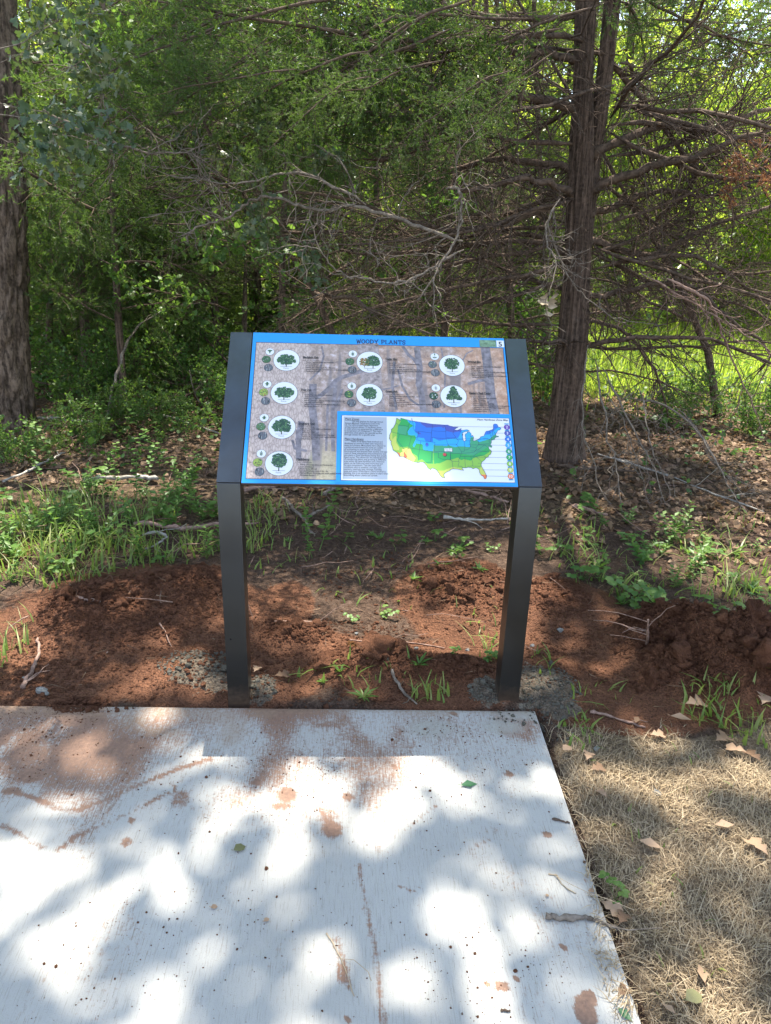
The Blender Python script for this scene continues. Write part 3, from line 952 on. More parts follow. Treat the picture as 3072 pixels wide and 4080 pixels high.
for nm, cb, cl, cs, ck, tx, tw, shape in VIG:
    mb = MB()
    u, v_ = A1(*cb)
    disc(mb, u, v_, RB + .0012, 4, IX['black'], 44)
    disc(mb, u, v_, RB, 5, IX['white'], 44)
    for cc, col in ((cl, 'white'), (cs, SEEDC[nm][0]), (ck, 'slate')):
        uu, vv_ = A1(*cc)
        disc(mb, uu, vv_, RS + .0009, 4, IX['black'], 28)
        disc(mb, uu, vv_, RS, 5, IX[col], 28)
    if shape == 'pair':
        tiny_tree(mb, u - .018, v_ - .024, .020, .042, 'round', ('rust', 'moss', 'rust'), 150)
        tiny_tree(mb, u + .012, v_ - .026, .027, .055, 'round')
    else:
        w, h = {'wide': (.033, .055), 'round': (.033, .060), 'tall': (.033, .066), 'egg': (.030, .060), 'open': (.030, .062), 'cone': (.030, .068)}[shape]
        tiny_tree(mb, u, v_ - .028, w, h, shape)
    strip(mb, [(u - .020, v_ - .0275), (u + .020, v_ - .0275)], .0010, 7, IX['black'])
    put_text(mb, 'Form', u, v_ - .0375, 7, IX['slate'], size=.0085, align='C')
    uu, vv_ = A1(*cl)
    tiny_leaf(mb, uu, vv_, RS * .62, nm)
    put_text(mb, 'Leaf', uu - RS - .003, vv_, 7, IX['black'], size=.006, align='R', shear=.15)
    uu, vv_ = A1(*cs)
    for j in range(26):
        a_, q = r2.uniform(0, 6.3), RS * .86 * math.sqrt(r2.uniform())
        disc(mb, uu + q * math.cos(a_), vv_ + q * math.sin(a_), RS * r2.uniform(.08, .2), 5.5 + j * .04, IX[['leaf_a', 'moss', SEEDC[nm][1], 'leaf_c'][j % 4]], 6, r2.uniform(.5, 1))
    put_text(mb, 'Seed', uu - RS - .003, vv_ - .002, 7, IX['black'], size=.006, align='R', shear=.15)
    uu, vv_ = A1(*ck)
    for j in range(22):
        x_ = r2.uniform(-.8, .8) * RS
        hh = math.sqrt(RS ** 2 - x_ ** 2)
        y0 = r2.uniform(-hh, hh * .7)
        strip(mb, [(uu + x_, vv_ + y0), (uu + x_ + r2.uniform(-.1, .1) * RS, vv_ + min(hh, y0 + r2.uniform(.3, .9) * RS))], RS * r2.uniform(.05, .16), 5.5 + j * .04, IX[['pale', 'black', 'bark', 'branch'][j % 4]])
    put_text(mb, 'Bark', uu - RS - .003, vv_ - .003, 7, IX['black'], size=.006, align='R', shear=.15)
    u, v_ = A1(*tx)
    wd_ = A1(tx[0] + tw, tx[1])[0] - u
    put_text(mb, nm, u, v_, 7, IX['black'], size=.0125, width=wd_, bold=.03)
    strip(mb, [(u, v_ - .0022), (u + wd_, v_ - .0022)], .0010, 7, IX['black'])
    sci, facts = FACTS[nm]
    put_text(mb, sci, u, v_ - .0105, 7, IX['black'], size=.0068, shear=.2)
    for j, ln in enumerate(facts.split('|')):
        vv_ = v_ - .0185 - .0078 * j
        disc(mb, u + .006, vv_ + .002, .0009, 7, IX['black'], 8)
        put_text(mb, ln, u + .012, vv_, 7, IX['black'], size=.0066, bold=.02)
    mb.build('tree_picture', IM, panel)

# title, number plate and little green picture
mb = MB()
# slab-serif capitals drawn as strokes in a unit box
GL = {'W': [[(0, 1), (.25, 0)], [(.25, 0), (.5, .9)], [(.5, .9), (.75, 0)], [(.75, 0), (1.05, 1.15)], [(-.1, 1), (.16, 1)], [(.4, .9), (.6, .9)]],
      'D': [[(.12, 0), (.12, 1)], [(.0, 1), (.45, 1), (.75, .86), (.9, .5), (.75, .14), (.45, 0), (.0, 0)]], 'Y': [[(0, 1), (.45, .45)], [(.95, 1.15), (.45, .45)], [(.45, .45), (.45, 0)], [(.25, 0), (.65, 0)], [(-.12, 1), (.15, 1)]],
      'P': [[(.15, 0), (.15, 1)], [(0, 0), (.35, 0)], [(-.02, 1), (.6, 1), (.8, .85), (.8, .62), (.6, .45), (.15, .45)]], 'L': [[(.15, 0), (.15, 1)], [(0, 1), (.32, 1)], [(0, 0), (.78, 0), (.82, .3)]],
      'A': [[(.05, 0), (.45, 1)], [(.45, 1), (.85, 0)], [(.2, .35), (.7, .35)], [(-.08, 0), (.2, 0)], [(.7, 0), (1, 0)]], 'N': [[(.1, 0), (.1, 1)], [(.1, 1), (.8, 0)], [(.8, 0), (.8, 1)], [(-.05, 0), (.25, 0)], [(.65, 1), (.95, 1)]],
      'T': [[(.42, 0), (.42, 1)], [(0, .78), (.03, 1), (.82, 1), (.85, .78)], [(.24, 0), (.6, 0)]],
      'S': [[(.72, .78), (.7, .95), (.5, 1.02), (.25, 1), (.08, .85), (.1, .65), (.35, .52), (.6, .42), (.72, .25), (.62, .06), (.4, -.02), (.15, .02), (.05, .25)]]}
GL['O'] = [[(.45 + .42 * math.cos(t), .5 + .52 * math.sin(t)) for t in np.linspace(0, 2 * math.pi, 17)]]
u0, vb_ = A1(668, 113)
u1 = A1(920, 118)[0]
adv = {'W': 1.22, 'O': 1.05, 'D': 1.1, 'Y': 1.02, ' ': .62, 'P': 1.0, 'L': .98, 'A': 1.12, 'N': 1.14, 'T': 1.0, 'S': .9}
tot = sum(adv[c_] for c_ in 'WOODY PLANTS')
q = (u1 - u0) / tot
x_ = u0
for c_ in 'WOODY PLANTS':
    for sgm in GL.get(c_, []):
        thick = .0030 if abs(sgm[0][1] - sgm[-1][1]) > .3 or len(sgm) > 3 else .0017
        strip(mb, [(x_ + a_ * q * .92, vb_ + y_ * .0165) for a_, y_ in sgm], thick, 3, IX['navy'])
    x_ += adv[c_] * q
a_, c_ = A1(1383, 133), A1(1418, 100)
flat(mb, [(a_[0], a_[1]), (c_[0], a_[1]), (c_[0], c_[1]), (a_[0], c_[1])], 3, IX['white'])
put_text(mb, '5', (a_[0] + c_[0]) / 2, a_[1] + .003, 4, IX['black'], size=.030, align='C', bold=.02)
a_, c_ = A1(1296, 131), A1(1378, 98)
flat(mb, [(a_[0], a_[1]), (c_[0], a_[1]), (c_[0], c_[1]), (a_[0], c_[1])], 3, len(IM))
mt_pic = plain('printed_green_picture', (0.16, 0.26, 0.17), 0.42, 0.35, var=.5, scale=70)
mb.build('title_lettering', IM + [mt_pic], panel)

# hardiness map
mb = MB()
mp = [A1(574, 463), A1(1447, 475), A1(1478, 832), A1(562, 815)]
wp = [A1(597, 483), A1(1445, 497), A1(1474, 825), A1(585, 812)]
wl_, wr_, wt_, wb_ = (wp[0][0] + wp[3][0]) / 2, (wp[1][0] + wp[2][0]) / 2, (wp[0][1] + wp[1][1]) / 2, (wp[2][1] + wp[3][1]) / 2
flat(mb, [(uI - .001, wb_ - .010), (uR + .004, wb_ - .010), (uR + .004, vM + .001), (uI - .001, vM + .001)], 3.2, IX['blue'])
flat(mb, [(wl_ - .0018, wb_ - .0018), (wr_ + .0018, wb_ - .0018), (wr_ + .0018, wt_ + .0018), (wl_ - .0018, wt_ + .0018)], 4, IX['navy'])
flat(mb, [(wl_, wb_), (wr_, wb_), (wr_, wt_), (wl_, wt_)], 5, IX['white'])
gl_, gr_, gt_, gb_ = wl_ + .005, A1(823, 650)[0], wt_ - .004, wb_ + .004
flat(mb, [(gl_, gb_), (gr_, gb_), (gr_, gt_), (gl_, gt_)], 6, IX['grey'])


def heading(s_, at, to, size):
    u, v_ = A1(*at)
    w = A1(to, at[1])[0] - u
    put_text(mb, s_, u, v_, 7, IX['black'], size=size, width=w, bold=.014)
    strip(mb, [(u, v_ - .0024), (u + w, v_ - .0024)], .0012, 7, IX['black'])


heading('Plant Zones', (610, 505), 681, .0118)
heading('Plant Hardiness', (607, 607), 703, .0118)
ZL = ['      This map displays the Average Annual', 'Extreme Minimum Temperature Zones in the', 'US. The USDA (United States Department', 'of Agriculture) defines 13 hardiness zones', 'in total which are separated by a difference',
      'in temperature of 10-degrees F. This helps', 'determine what plants can typically survive', 'through winter for a specific area.']
HL = ['      Plants of all types have evolved and', 'developed to survive in their own respective', 'areas and climates. Most plants have adapted to', 'a preferred environment but some are capable', 'of acclimating to wide ranges of climates.',
      'Horticulturist and botanist have studied and kept', 'track of these adaptations and acclimations and', 'give plants a Zone Hardiness Rating that usually', 'spans zones. This allows for the standardization', 'of transferring plants and growing in different',
      'areas within the same hardiness zone. However,', 'plants can be fickle and need more than just', 'the same temperature. They also need other', 'conditions such as weather, soil type, sun', 'exposure, maximum heat, drainage, humidity,',
      'space and more. While there is more involved in', 'planting, this is an excellent place to start when', 'determining where  plants can survive.']
for lines, (ya, yb), (xa, xb) in ((ZL, (516, 584), (610, 605)), (HL, (618, 791), (606, 601))):
    for j, s_ in enumerate(lines):
        t = j / (len(lines) - 1)
        u, v_ = A1(xa + (xb - xa) * t, ya + (yb - ya) * t)
        ind = .022 if s_.startswith('  ') else 0
        put_text(mb, s_.strip(), u + ind, v_, 7, IX['black'], size=.0094, width=.00294 * len(s_.strip()), bold=.006)
u, v_ = A1(1440, 511)
put_text(mb, 'Plant Hardiness Zone Map', u, v_, 7, IX['black'], size=.0105, align='R', width=u - A1(1283, 508)[0], bold=.012, shear=.2)

OUT = [T1(*p) for p in [(257, 110), (345, 155), (338, 192), (360, 160), (362, 110), (610, 175), (860, 215), (1180, 265), (1480, 285), (1560, 285)]] + \
      [T2(*p) for p in [(30, 268), (70, 290), (130, 300), (180, 315), (270, 318), (220, 345), (170, 380), (210, 385), (250, 390), (290, 375), (345, 345), (320, 375), (365, 390), (400, 390), (440, 380), (480, 375),
                        (540, 410), (490, 415), (430, 425), (390, 440), (370, 470), (355, 510), (385, 480), (375, 530), (380, 590), (395, 640), (430, 650), (450, 620), (440, 560), (430, 500), (450, 470), (470, 475),
                        (490, 430), (540, 435), (575, 470), (578, 510), (565, 540), (610, 510), (635, 560), (630, 600), (625, 640), (660, 640), (735, 610), (780, 585), (800, 545), (880, 525), (900, 470), (930, 415),
                        (1010, 400), (1090, 370), (1105, 340), (1100, 260), (1140, 240), (1190, 250), (1220, 315), (1260, 320), (1285, 355), (1250, 385), (1210, 390), (1190, 430), (1160, 480), (1160, 500), (1175, 530),
                        (1225, 530), (1220, 550), (1180, 550), (1130, 580), (1140, 605), (1080, 625), (1060, 620), (1055, 690), (1030, 730), (1070, 770), (1060, 800), (1020, 790), (1000, 760), (990, 780), (1000, 840),
                        (1040, 860), (1060, 890), (1040, 960), (1000, 980), (980, 1025), (930, 1045), (900, 1090), (830, 1145), (815, 1200), (820, 1240), (860, 1310), (910, 1400), (945, 1470), (935, 1530), (905, 1548),
                        (885, 1530), (870, 1490), (820, 1460), (790, 1420), (775, 1390), (770, 1330), (720, 1290), (680, 1280), (620, 1305), (580, 1275), (500, 1270), (470, 1280), (380, 1280), (360, 1300), (400, 1340),
                        (340, 1335), (300, 1320), (240, 1310), (160, 1305), (90, 1320), (80, 1345), (0, 1380)]] + \
      [T1(*p) for p in [(1530, 1490), (1480, 1530), (1460, 1560), (1490, 1640), (1410, 1620), (1360, 1570), (1340, 1520), (1280, 1440), (1220, 1400), (1160, 1385), (1120, 1430), (1050, 1380), (1020, 1320), (945, 1240),
                        (840, 1230), (835, 1250), (790, 1245), (660, 1220), (460, 1115), (480, 1105), (325, 1085), (310, 1040), (270, 995), (165, 930), (155, 870), (120, 780), (110, 730), (130, 700), (100, 690), (70, 630),
                        (80, 590), (75, 550), (120, 460), (120, 400), (175, 350), (225, 260), (240, 200)]]


def inside(P, X, Y):
    P = np.asarray(P)
    r_ = np.zeros(X.shape, bool)
    for (x0, y0), (x1, y1) in zip(P, np.roll(P, -1, axis=0)):
        c_ = ((y0 > Y) != (y1 > Y)) & (X < (x1 - x0) * (Y - y0) / (y1 - y0 + 1e-12) + x0)
        r_ ^= c_
    return r_


OP = np.array(OUT)
du = .0016
gu = np.arange(OP[:, 0].min(), OP[:, 0].max() + du, du)
gv = np.arange(OP[:, 1].min(), OP[:, 1].max() + du, du)
UG, VG = np.meshgrid(gu, gv)
inm = inside(OP, UG, VG)


def curve(*pts):
    P = np.array([f_(x_, y_) for f_, x_, y_ in pts])
    o_ = np.argsort(P[:, 0])
    return np.interp(UG, P[o_, 0], P[o_, 1])


Z = np.full(UG.shape, 8)
west = UG < T1(1185, 600)[0]
b45 = curve((T1, 1190, 610), (T1, 1340, 690), (T2, 0, 605), (T2, 200, 580), (T2, 270, 570), (T2, 360, 400), (T2, 380, 300), (T2, 800, 480), (T2, 890, 500), (T2, 1010, 490), (T2, 1060, 440), (T2, 1120, 400), (T2, 1200, 330))
b56 = curve((T1, 1190, 800), (T1, 1580, 800), (T2, 0, 765), (T2, 200, 790), (T2, 300, 770), (T2, 420, 775), (T2, 545, 790), (T2, 560, 550), (T2, 660, 560), (T2, 760, 670), (T2, 900, 630), (T2, 1010, 600), (T2, 1080, 530), (T2, 1160, 480))
b78 = curve((T1, 1040, 1270), (T1, 1340, 1270), (T1, 1500, 1200), (T2, 0, 1090), (T2, 120, 1085), (T2, 260, 1035), (T2, 340, 1100), (T2, 400, 1075), (T2, 560, 1110), (T2, 650, 1040), (T2, 900, 980), (T2, 1010, 900), (T2, 1060, 700))
b89 = curve((T1, 1040, 1700), (T1, 1280, 1450), (T1, 1460, 1455), (T1, 1560, 1410), (T2, 0, 1305), (T2, 150, 1260), (T2, 300, 1290), (T2, 700, 1290), (T2, 790, 1300), (T2, 820, 1240))
v67 = curve((T2, 0, 930), (T2, 300, 940), (T2, 640, 990), (T2, 800, 900), (T2, 980, 780))
E_ = ~west
ze = np.where(VG > b45, 4, np.where(VG > b56, 5, np.where(VG > v67, 6, np.where(VG > b78, 7, np.where(VG > b89, 8, 9)))))
ze = np.where((VG < T2(900, 1440)[1]) & (UG > T2(760, 1400)[0]), 11, ze)
Z = np.where(E_, ze, Z)


def region(f_, pts, z, cond=None):
    global Z
    k_ = inside([f_(*p) for p in pts], UG, VG)
    if cond is not None:
        k_ &= cond
    Z = np.where(k_, z, Z)


region(T1, [(600, 160), (1190, 250), (1190, 730), (860, 700), (780, 600), (600, 400)], 4, west)
region(T1, [(520, 150), (610, 165), (720, 210), (740, 260), (720, 440), (740, 440), (730, 470), (800, 520), (790, 600), (950, 620), (1000, 700), (1190, 720), (1190, 960), (940, 920), (920, 780), (760, 750), (700, 860), (670, 800),
            (750, 650), (740, 550), (560, 540), (540, 460), (600, 360), (680, 310), (560, 210)], 5, west)
region(T1, [(370, 100), (520, 150), (560, 210), (680, 310), (600, 360), (540, 460), (560, 540), (740, 550), (750, 650), (670, 800), (700, 860), (760, 750), (920, 780), (940, 920), (1190, 955), (1190, 1280), (1040, 1270), (900, 1160),
            (810, 1200), (780, 1080), (640, 990), (630, 900), (560, 840), (340, 850), (260, 700), (270, 480), (300, 300), (370, 180)], 7, west)
region(T1, [(290, 300), (540, 330), (500, 540), (330, 510), (280, 450)], 6, west)
region(T1, [(110, 480), (140, 480), (150, 660), (200, 590), (240, 570), (250, 740), (330, 880), (320, 930), (250, 930), (140, 900), (90, 700), (60, 600)], 9, west)
region(T1, [(390, 910), (500, 880), (600, 900), (640, 1000), (740, 1130), (690, 1225), (480, 1140), (450, 1110), (350, 1090), (350, 1000), (420, 960)], 10, west)
region(T1, [(250, 985), (330, 990), (355, 1090), (300, 1090)], 11, west)
region(T1, [(430, 1000), (460, 970), (500, 1040), (540, 1090), (500, 1140), (440, 1120)], 11, west)
region(T1, [(855, 205), (900, 270), (1010, 345), (1180, 350), (1400, 330), (1450, 380), (1480, 330), (1530, 440), (1700, 480), (1900, 440), (1800, 260), (1480, 270), (1180, 250)], 3)
region(T1, [(780, 470), (860, 480), (880, 520), (800, 520)], 3)
region(T1, [(1000, 730), (1060, 730), (1080, 800), (1030, 850), (985, 800)], 4)
region(T1, [(1015, 740), (1045, 740), (1055, 790), (1030, 815), (1005, 780)], 3)
for z in range(3, 12):
    k_ = inm & (Z == z)
    if not k_.any():
        continue
    U_, V_ = UG[k_], VG[k_]
    C_ = np.stack([np.stack([U_ + a_ * du / 2, V_ + c_ * du / 2], -1) for a_, c_ in ((-1, -1), (1, -1), (1, 1), (-1, 1))], 1).reshape(-1, 2)
    W = np.stack([C_[:, 0], C_[:, 1] * CT, ZB + C_[:, 1] * ST], -1) + NRM * (0.0005 + .00025 * 6)
    mb.add(W, np.arange(len(C_)).reshape(-1, 4), IX['z%d' % z])
strip(mb, OUT + OUT[:1], .0013, 7, IX['navy'])
B1 = [[(240, 235), (290, 270), (340, 300), (440, 295), (550, 325)], [(610, 178), (550, 325), (575, 365), (545, 400), (495, 550)], [(120, 460), (330, 515), (495, 550), (635, 585), (780, 610)], [(330, 515), (280, 680), (500, 970), (515, 910), (550, 910), (635, 585)],
      [(500, 970), (515, 1020), (480, 1060), (475, 1105)], [(565, 870), (840, 912), (1160, 958), (1220, 958), (1620, 970)], [(875, 690), (790, 1245)], [(780, 610), (770, 665), (875, 690), (1235, 730), (1215, 958)], [(820, 445), (770, 665)],
      [(820, 445), (1145, 490), (1130, 712)], [(650, 190), (640, 110), (690, 320), (675, 370), (730, 450), (810, 465)], [(1180, 265), (1145, 490)], [(1165, 435), (1505, 455)], [(1150, 605), (1400, 630), (1520, 645), (1560, 770), (1610, 850)],
      [(1480, 285), (1510, 400), (1520, 645)], [(1230, 790), (1575, 798)], [(1160, 958), (1140, 1248), (940, 1230)], [(1160, 985), (1325, 995), (1320, 1115), (1440, 1165), (1560, 1165), (1650, 1185)], [(1625, 970), (1640, 1180), (1665, 1190)]]
B2 = [[(0, 570), (220, 570)], [(170, 385), (145, 470), (210, 550), (230, 600), (280, 640), (235, 730), (300, 830), (355, 905), (320, 1010), (280, 1100), (290, 1160), (265, 1240), (360, 1245), (370, 1290)], [(35, 720), (220, 720), (235, 740)],
      [(240, 610), (390, 612)], [(410, 650), (430, 800), (410, 890), (355, 905)], [(440, 640), (625, 638)], [(535, 645), (560, 780), (500, 850), (420, 860)], [(560, 780), (690, 805), (760, 720), (740, 612)], [(755, 730), (1010, 705)], [(690, 805), (700, 850), (640, 915), (360, 938)],
      [(700, 850), (740, 855), (830, 790), (900, 735), (960, 790)], [(320, 1015), (620, 1005), (750, 910), (1040, 880)], [(80, 938), (345, 945)], [(80, 900), (85, 1090), (120, 1110), (150, 1300)], [(120, 1130), (280, 1130)], [(425, 1015), (440, 1280)],
      [(565, 1015), (615, 1160), (615, 1235), (490, 1245)], [(615, 1240), (790, 1245), (815, 1235)], [(620, 1005), (690, 1010), (830, 1145)], [(690, 1010), (780, 985), (860, 995), (930, 1030)], [(260, 395), (360, 440), (370, 480)], [(1010, 400), (1030, 490), (1055, 560), (1060, 620)],
      [(1090, 370), (1085, 500)], [(1090, 380), (1130, 440), (1150, 480)], [(1050, 515), (1165, 490)], [(1055, 555), (1180, 545)], [(1010, 600), (1000, 650), (1020, 690)], [(750, 610), (960, 580), (1010, 610)]]
for f_, BB in ((T1, B1), (T2, B2)):
    for s_ in BB:
        strip(mb, [f_(*p) for p in s_], .0010, 7.2, IX['navy'])
for k_, (cy_, ly, lx) in enumerate([(320, 300, 170), (462, 455, 950), (605, 590, 0), (748, 735, 500), (892, 880, 570), (1037, 1028, 610), (1188, 1172, 740), (1335, 1328, 830), (1485, 1475, 910)]):
    cx_ = 1422 + (1517 - 1422) * k_ / 8
    u, v_ = T2(cx_, cy_)
    u0_, v0_ = T2(lx, ly)
    strip(mb, [(u0_, v0_), (u, v_)], .0009, 7.4, IX['navy'])
    disc(mb, u, v_, .0104, 7.6, IX['navy'], 24)
    disc(mb, u, v_, .0097, 8, IX['z%d' % (k_ + 2)] if k_ < 8 else IX['z11'], 24)
    put_text(mb, str(k_ + 2), u, v_ - .0048, 9, IX['white'], size=.0145, align='C', bold=.012)
    for q in ((-.0125,) if k_ else (-.0125, .0135)):
        flat(mb, [(u - .0075, v_ + q - .002), (u + .0075, v_ + q - .002), (u + .0075, v_ + q + .002), (u - .0075, v_ + q + .002)], 7.4, IX['z5'])
        for j in range(4):
            x_ = u - .0055 + .0036 * j
            strip(mb, [(x_, v_ + q - .0012), (x_, v_ + q + .0012)], .0012, 7.6, IX['navy'])
u, v_ = T1(1480, 1040)
disc(mb, u + .0015, v_ - .0015, .0068, 8, IX['leaf_a'], 18)
disc(mb, u, v_, .0058, 8.4, IX['red'], 18)
strip(mb, [(u, v_), (u, T1(1480, 960)[1])], .0009, 8.2, IX['black'])
a_, c_ = T1(1480, 960), T2(125, 820)
flat(mb, [(a_[0] + .001, a_[1] - .001), (c_[0] + .0014, a_[1] - .001), (c_[0] + .0014, c_[1]), (a_[0] + .001, c_[1])], 7.8, IX['black'])
flat(mb, [(a_[0], a_[1]), (c_[0], a_[1]), (c_[0], c_[1]), (a_[0], c_[1])], 8, IX['white'])
put_text(mb, 'You Are', (a_[0] + c_[0]) / 2, (a_[1] + c_[1]) / 2 + .0008, 9, IX['black'], size=.0062, align='C')
put_text(mb, 'Here', (a_[0] + c_[0]) / 2, (a_[1] + c_[1]) / 2 - .0058, 9, IX['black'], size=.0062, align='C')
mb.build('hardiness_map', IM, panel)

# ------------------------------------------------------------------ branch meshes that many trees share
LEAF4 = np.array([(0, 0, 0), (.45, .24, .06), (1, 0, -.04), (.45, -.24, .06)], float)          # folded leaf, length 1 along X
LEAF4F = [(0, 2, 1), (0, 3, 2)]
OAKL = np.array([(0, 0, 0), (.2, .10, .01), (.38, .30, .05), (.52, .16, .02), (.72, .42, .07), (1.0, .22, 0), (.92, 0, -.04), (1.0, -.22, 0), (.72, -.42, .07), (.52, -.16, .02), (.38, -.30, .05), (.2, -.10, .01)], float)
OAKLF = [(0, 11, 1), (11, 10, 2), (11, 2, 1), (10, 9, 3), (10, 3, 2), (9, 8, 4), (9, 4, 3), (8, 7, 6), (8, 6, 4), (4, 6, 5)]
BLADE = np.array([(0, -.5, 0), (0, .5, 0), (1, 0, 0)], float)
ROUND = np.array([(0, 0, 0), (.3, .36, .05), (.72, .34, .04), (1, 0, -.05), (.72, -.34, .04), (.3, -.36, .05)], float)
ROUNDF = [(0, 5, 1), (5, 4, 2), (5, 2, 1), (4, 3, 2)]


def wander(r, start, direc, L, k, bend=0.25, sag=0.0, up=0.0):
    d = np.array(direc, float)
    d /= np.linalg.norm(d)
    P = [np.array(start, float)]
    for j in range(k):
        d = d + r.normal(size=3) * bend / math.sqrt(k) + np.array([0, 0, up - sag]) / k
        d /= np.linalg.norm(d)
        P.append(P[-1] + d * L / k)
    return np.array(P)


def side_dir(r, t, ang):
    ref = rand_dirs(1, r)[0]
    s_ = np.cross(t, ref)
    s_ /= np.linalg.norm(s_) + 1e-9
    return t * math.cos(ang) + s_ * math.sin(ang)


def branch_mesh(name, seed, L, r0, nsec, ntw, leaf, wood, kind='cedar', flatness=0.6, dens=1.0, lsize=0.03, secl=0.42, start=0.12, bend=.3, up=0.0, sag=0.0):
    """bough along +X: stem, side branches, twigs and the leaves on them"""
    r = np.random.default_rng(seed)
    mb = MB()
    S = wander(r, (0, 0, 0), (1, 0, .05), L, 12, bend, sag, up)
    mb.tube(S, np.linspace(r0, r0 * .22, len(S)) * np.where(np.arange(len(S)) == 0, .25, 1), 6, 0)
    tips, tdir = [], []
    T = np.gradient(S, axis=0)
    T /= np.linalg.norm(T, axis=1)[:, None]
    for j in range(nsec):
        t = start + (1 - start) * (j + r.uniform()) / nsec
        f = t * (len(S) - 1)
        k = min(int(f), len(S) - 2)
        p = S[k] + (S[k + 1] - S[k]) * (f - k)
        d = side_dir(r, T[k], R(r.uniform(35, 70)))
        d[2] *= flatness
        ln = L * secl * (1 - .65 * t) * r.uniform(.6, 1.25)
        Q = wander(r, p, d, ln, 6, .45, sag, up)
        rr = max(.0022, r0 * .34 * (1 - .6 * t))
        mb.tube(Q, np.linspace(rr, rr * .3, len(Q)), 4, 0, False)
        TQ = np.gradient(Q, axis=0)
        TQ /= np.linalg.norm(TQ, axis=1)[:, None]
        for i_ in range(ntw):
            u = (i_ + r.uniform(.2, 1)) / ntw
            f = u * (len(Q) - 1)
            k2 = min(int(f), len(Q) - 2)
            p2 = Q[k2] + (Q[k2 + 1] - Q[k2]) * (f - k2)
            d2 = side_dir(r, TQ[k2], R(r.uniform(30, 65)))
            d2[2] *= flatness
            l2 = ln * .38 * (1.1 - .6 * u) * r.uniform(.5, 1.3)
            W = wander(r, p2, d2, l2, 3, .5, sag)
            mb.tube(W, [max(.0014, rr * .35), max(.0012, rr * .3), .001, .0008], 3, 0, False)
            tips.append(W)
    if leaf is not None:
        pos, dr = [], []
        for W in tips:
            ln = np.linalg.norm(W[-1] - W[0])
            k = max(2, int(dens * (4 + 60 * ln)))
            u = r.uniform(.1, 1.05, k) * 3
            a_ = np.clip(u.astype(int), 0, 2)
            pos.append(W[a_] + (W[a_ + 1] - W[a_]) * (u - a_)[:, None])
            ax = (W[a_ + 1] - W[a_])
            ax /= np.linalg.norm(ax, axis=1)[:, None] + 1e-9
            dr.append(ax)
        pos, dr = np.concatenate(pos), np.concatenate(dr)
        if kind == 'cedar':
            d = dr * .75 + rand_dirs(len(dr), r) * .65
            sc3 = np.stack([r.uniform(.6, 1.3, len(d)) * lsize, r.uniform(.7, 1.3, len(d)) * lsize * .19, np.ones(len(d))], 1)
            mb.scatter(BLADE, [(0, 1, 2)], pos, rot_batch(d, r.uniform(0, 6.3, len(d))), sc3, 1)
        else:
            d = dr * .35 + rand_dirs(len(dr), r) * .75 + np.array([0, 0, -.15])
            tv, tf = {'leaf': (LEAF4, LEAF4F), 'oak': (OAKL, OAKLF), 'round': (ROUND, ROUNDF)}[kind]
            mb.scatter(tv, tf, pos, rot_batch(d, r.normal(size=len(d)) * .7), r.uniform(.6, 1.25, len(d)) * lsize, 1)
    return mb.mesh(name, [wood] + ([leaf] if leaf is not None else []))


CEDAR_LIVE = [branch_mesh('cedar_bough', 100 + k, 1.7, .010, 30, 9, M['cedar_leaf'], M['twig'], 'cedar', .55, 3.4, .028, .45, .15, .3, .1, .25) for k in range(4)]
CEDAR_THIN = [branch_mesh('cedar_bough_thin', 120 + k, 2.0, .015, 26, 8, M['cedar_leaf'], M['twig'], 'cedar', .6, 1.1, .028, .42, .12, .35, .1, .2) for k in range(3)]
CEDAR_DEAD = [branch_mesh('cedar_dead_branch', 140 + k, 2.3, .017, 30, 9, None, M['twig'], 'cedar', .7, 1, .03, .42, .05, .4, .05, .2) for k in range(4)]
LEAFY = [branch_mesh('leafy_bough', 160 + k, 1.6, .016, 17, 6, M['wood_leaf'], M['twig'], 'leaf', .8, .62, .066, .5, .15, .4, .1, .1) for k in range(4)]
SHRUBBY = [branch_mesh('shrub_bough', 180 + k, 1.0, .008, 15, 6, M['shrub_leaf'], M['twig'], 'round', .8, .5, .042, .5, .15, .4, .2, .1) for k in range(4)]
OAKY = [branch_mesh('oak_bough', 200 + k, 1.1, .006, 8, 5, M['oak_leaf'], M['grey_limb'], 'oak', .7, .30, .10, .5, .25, .4, .1, .15) for k in range(3)]


def put(mesh, name, parent, loc, az, el, roll=0.0, s_=1.0):
    o = link(name, mesh, parent)
    o.location = [float(c_) for c_ in loc]
    q = Euler((0, 0, az)).to_quaternion() @ Euler((0, -el, 0)).to_quaternion() @ Euler((roll, 0, 0)).to_quaternion()
    o.rotation_euler = q.to_euler()
    o.scale = (s_, s_, s_)
    return o


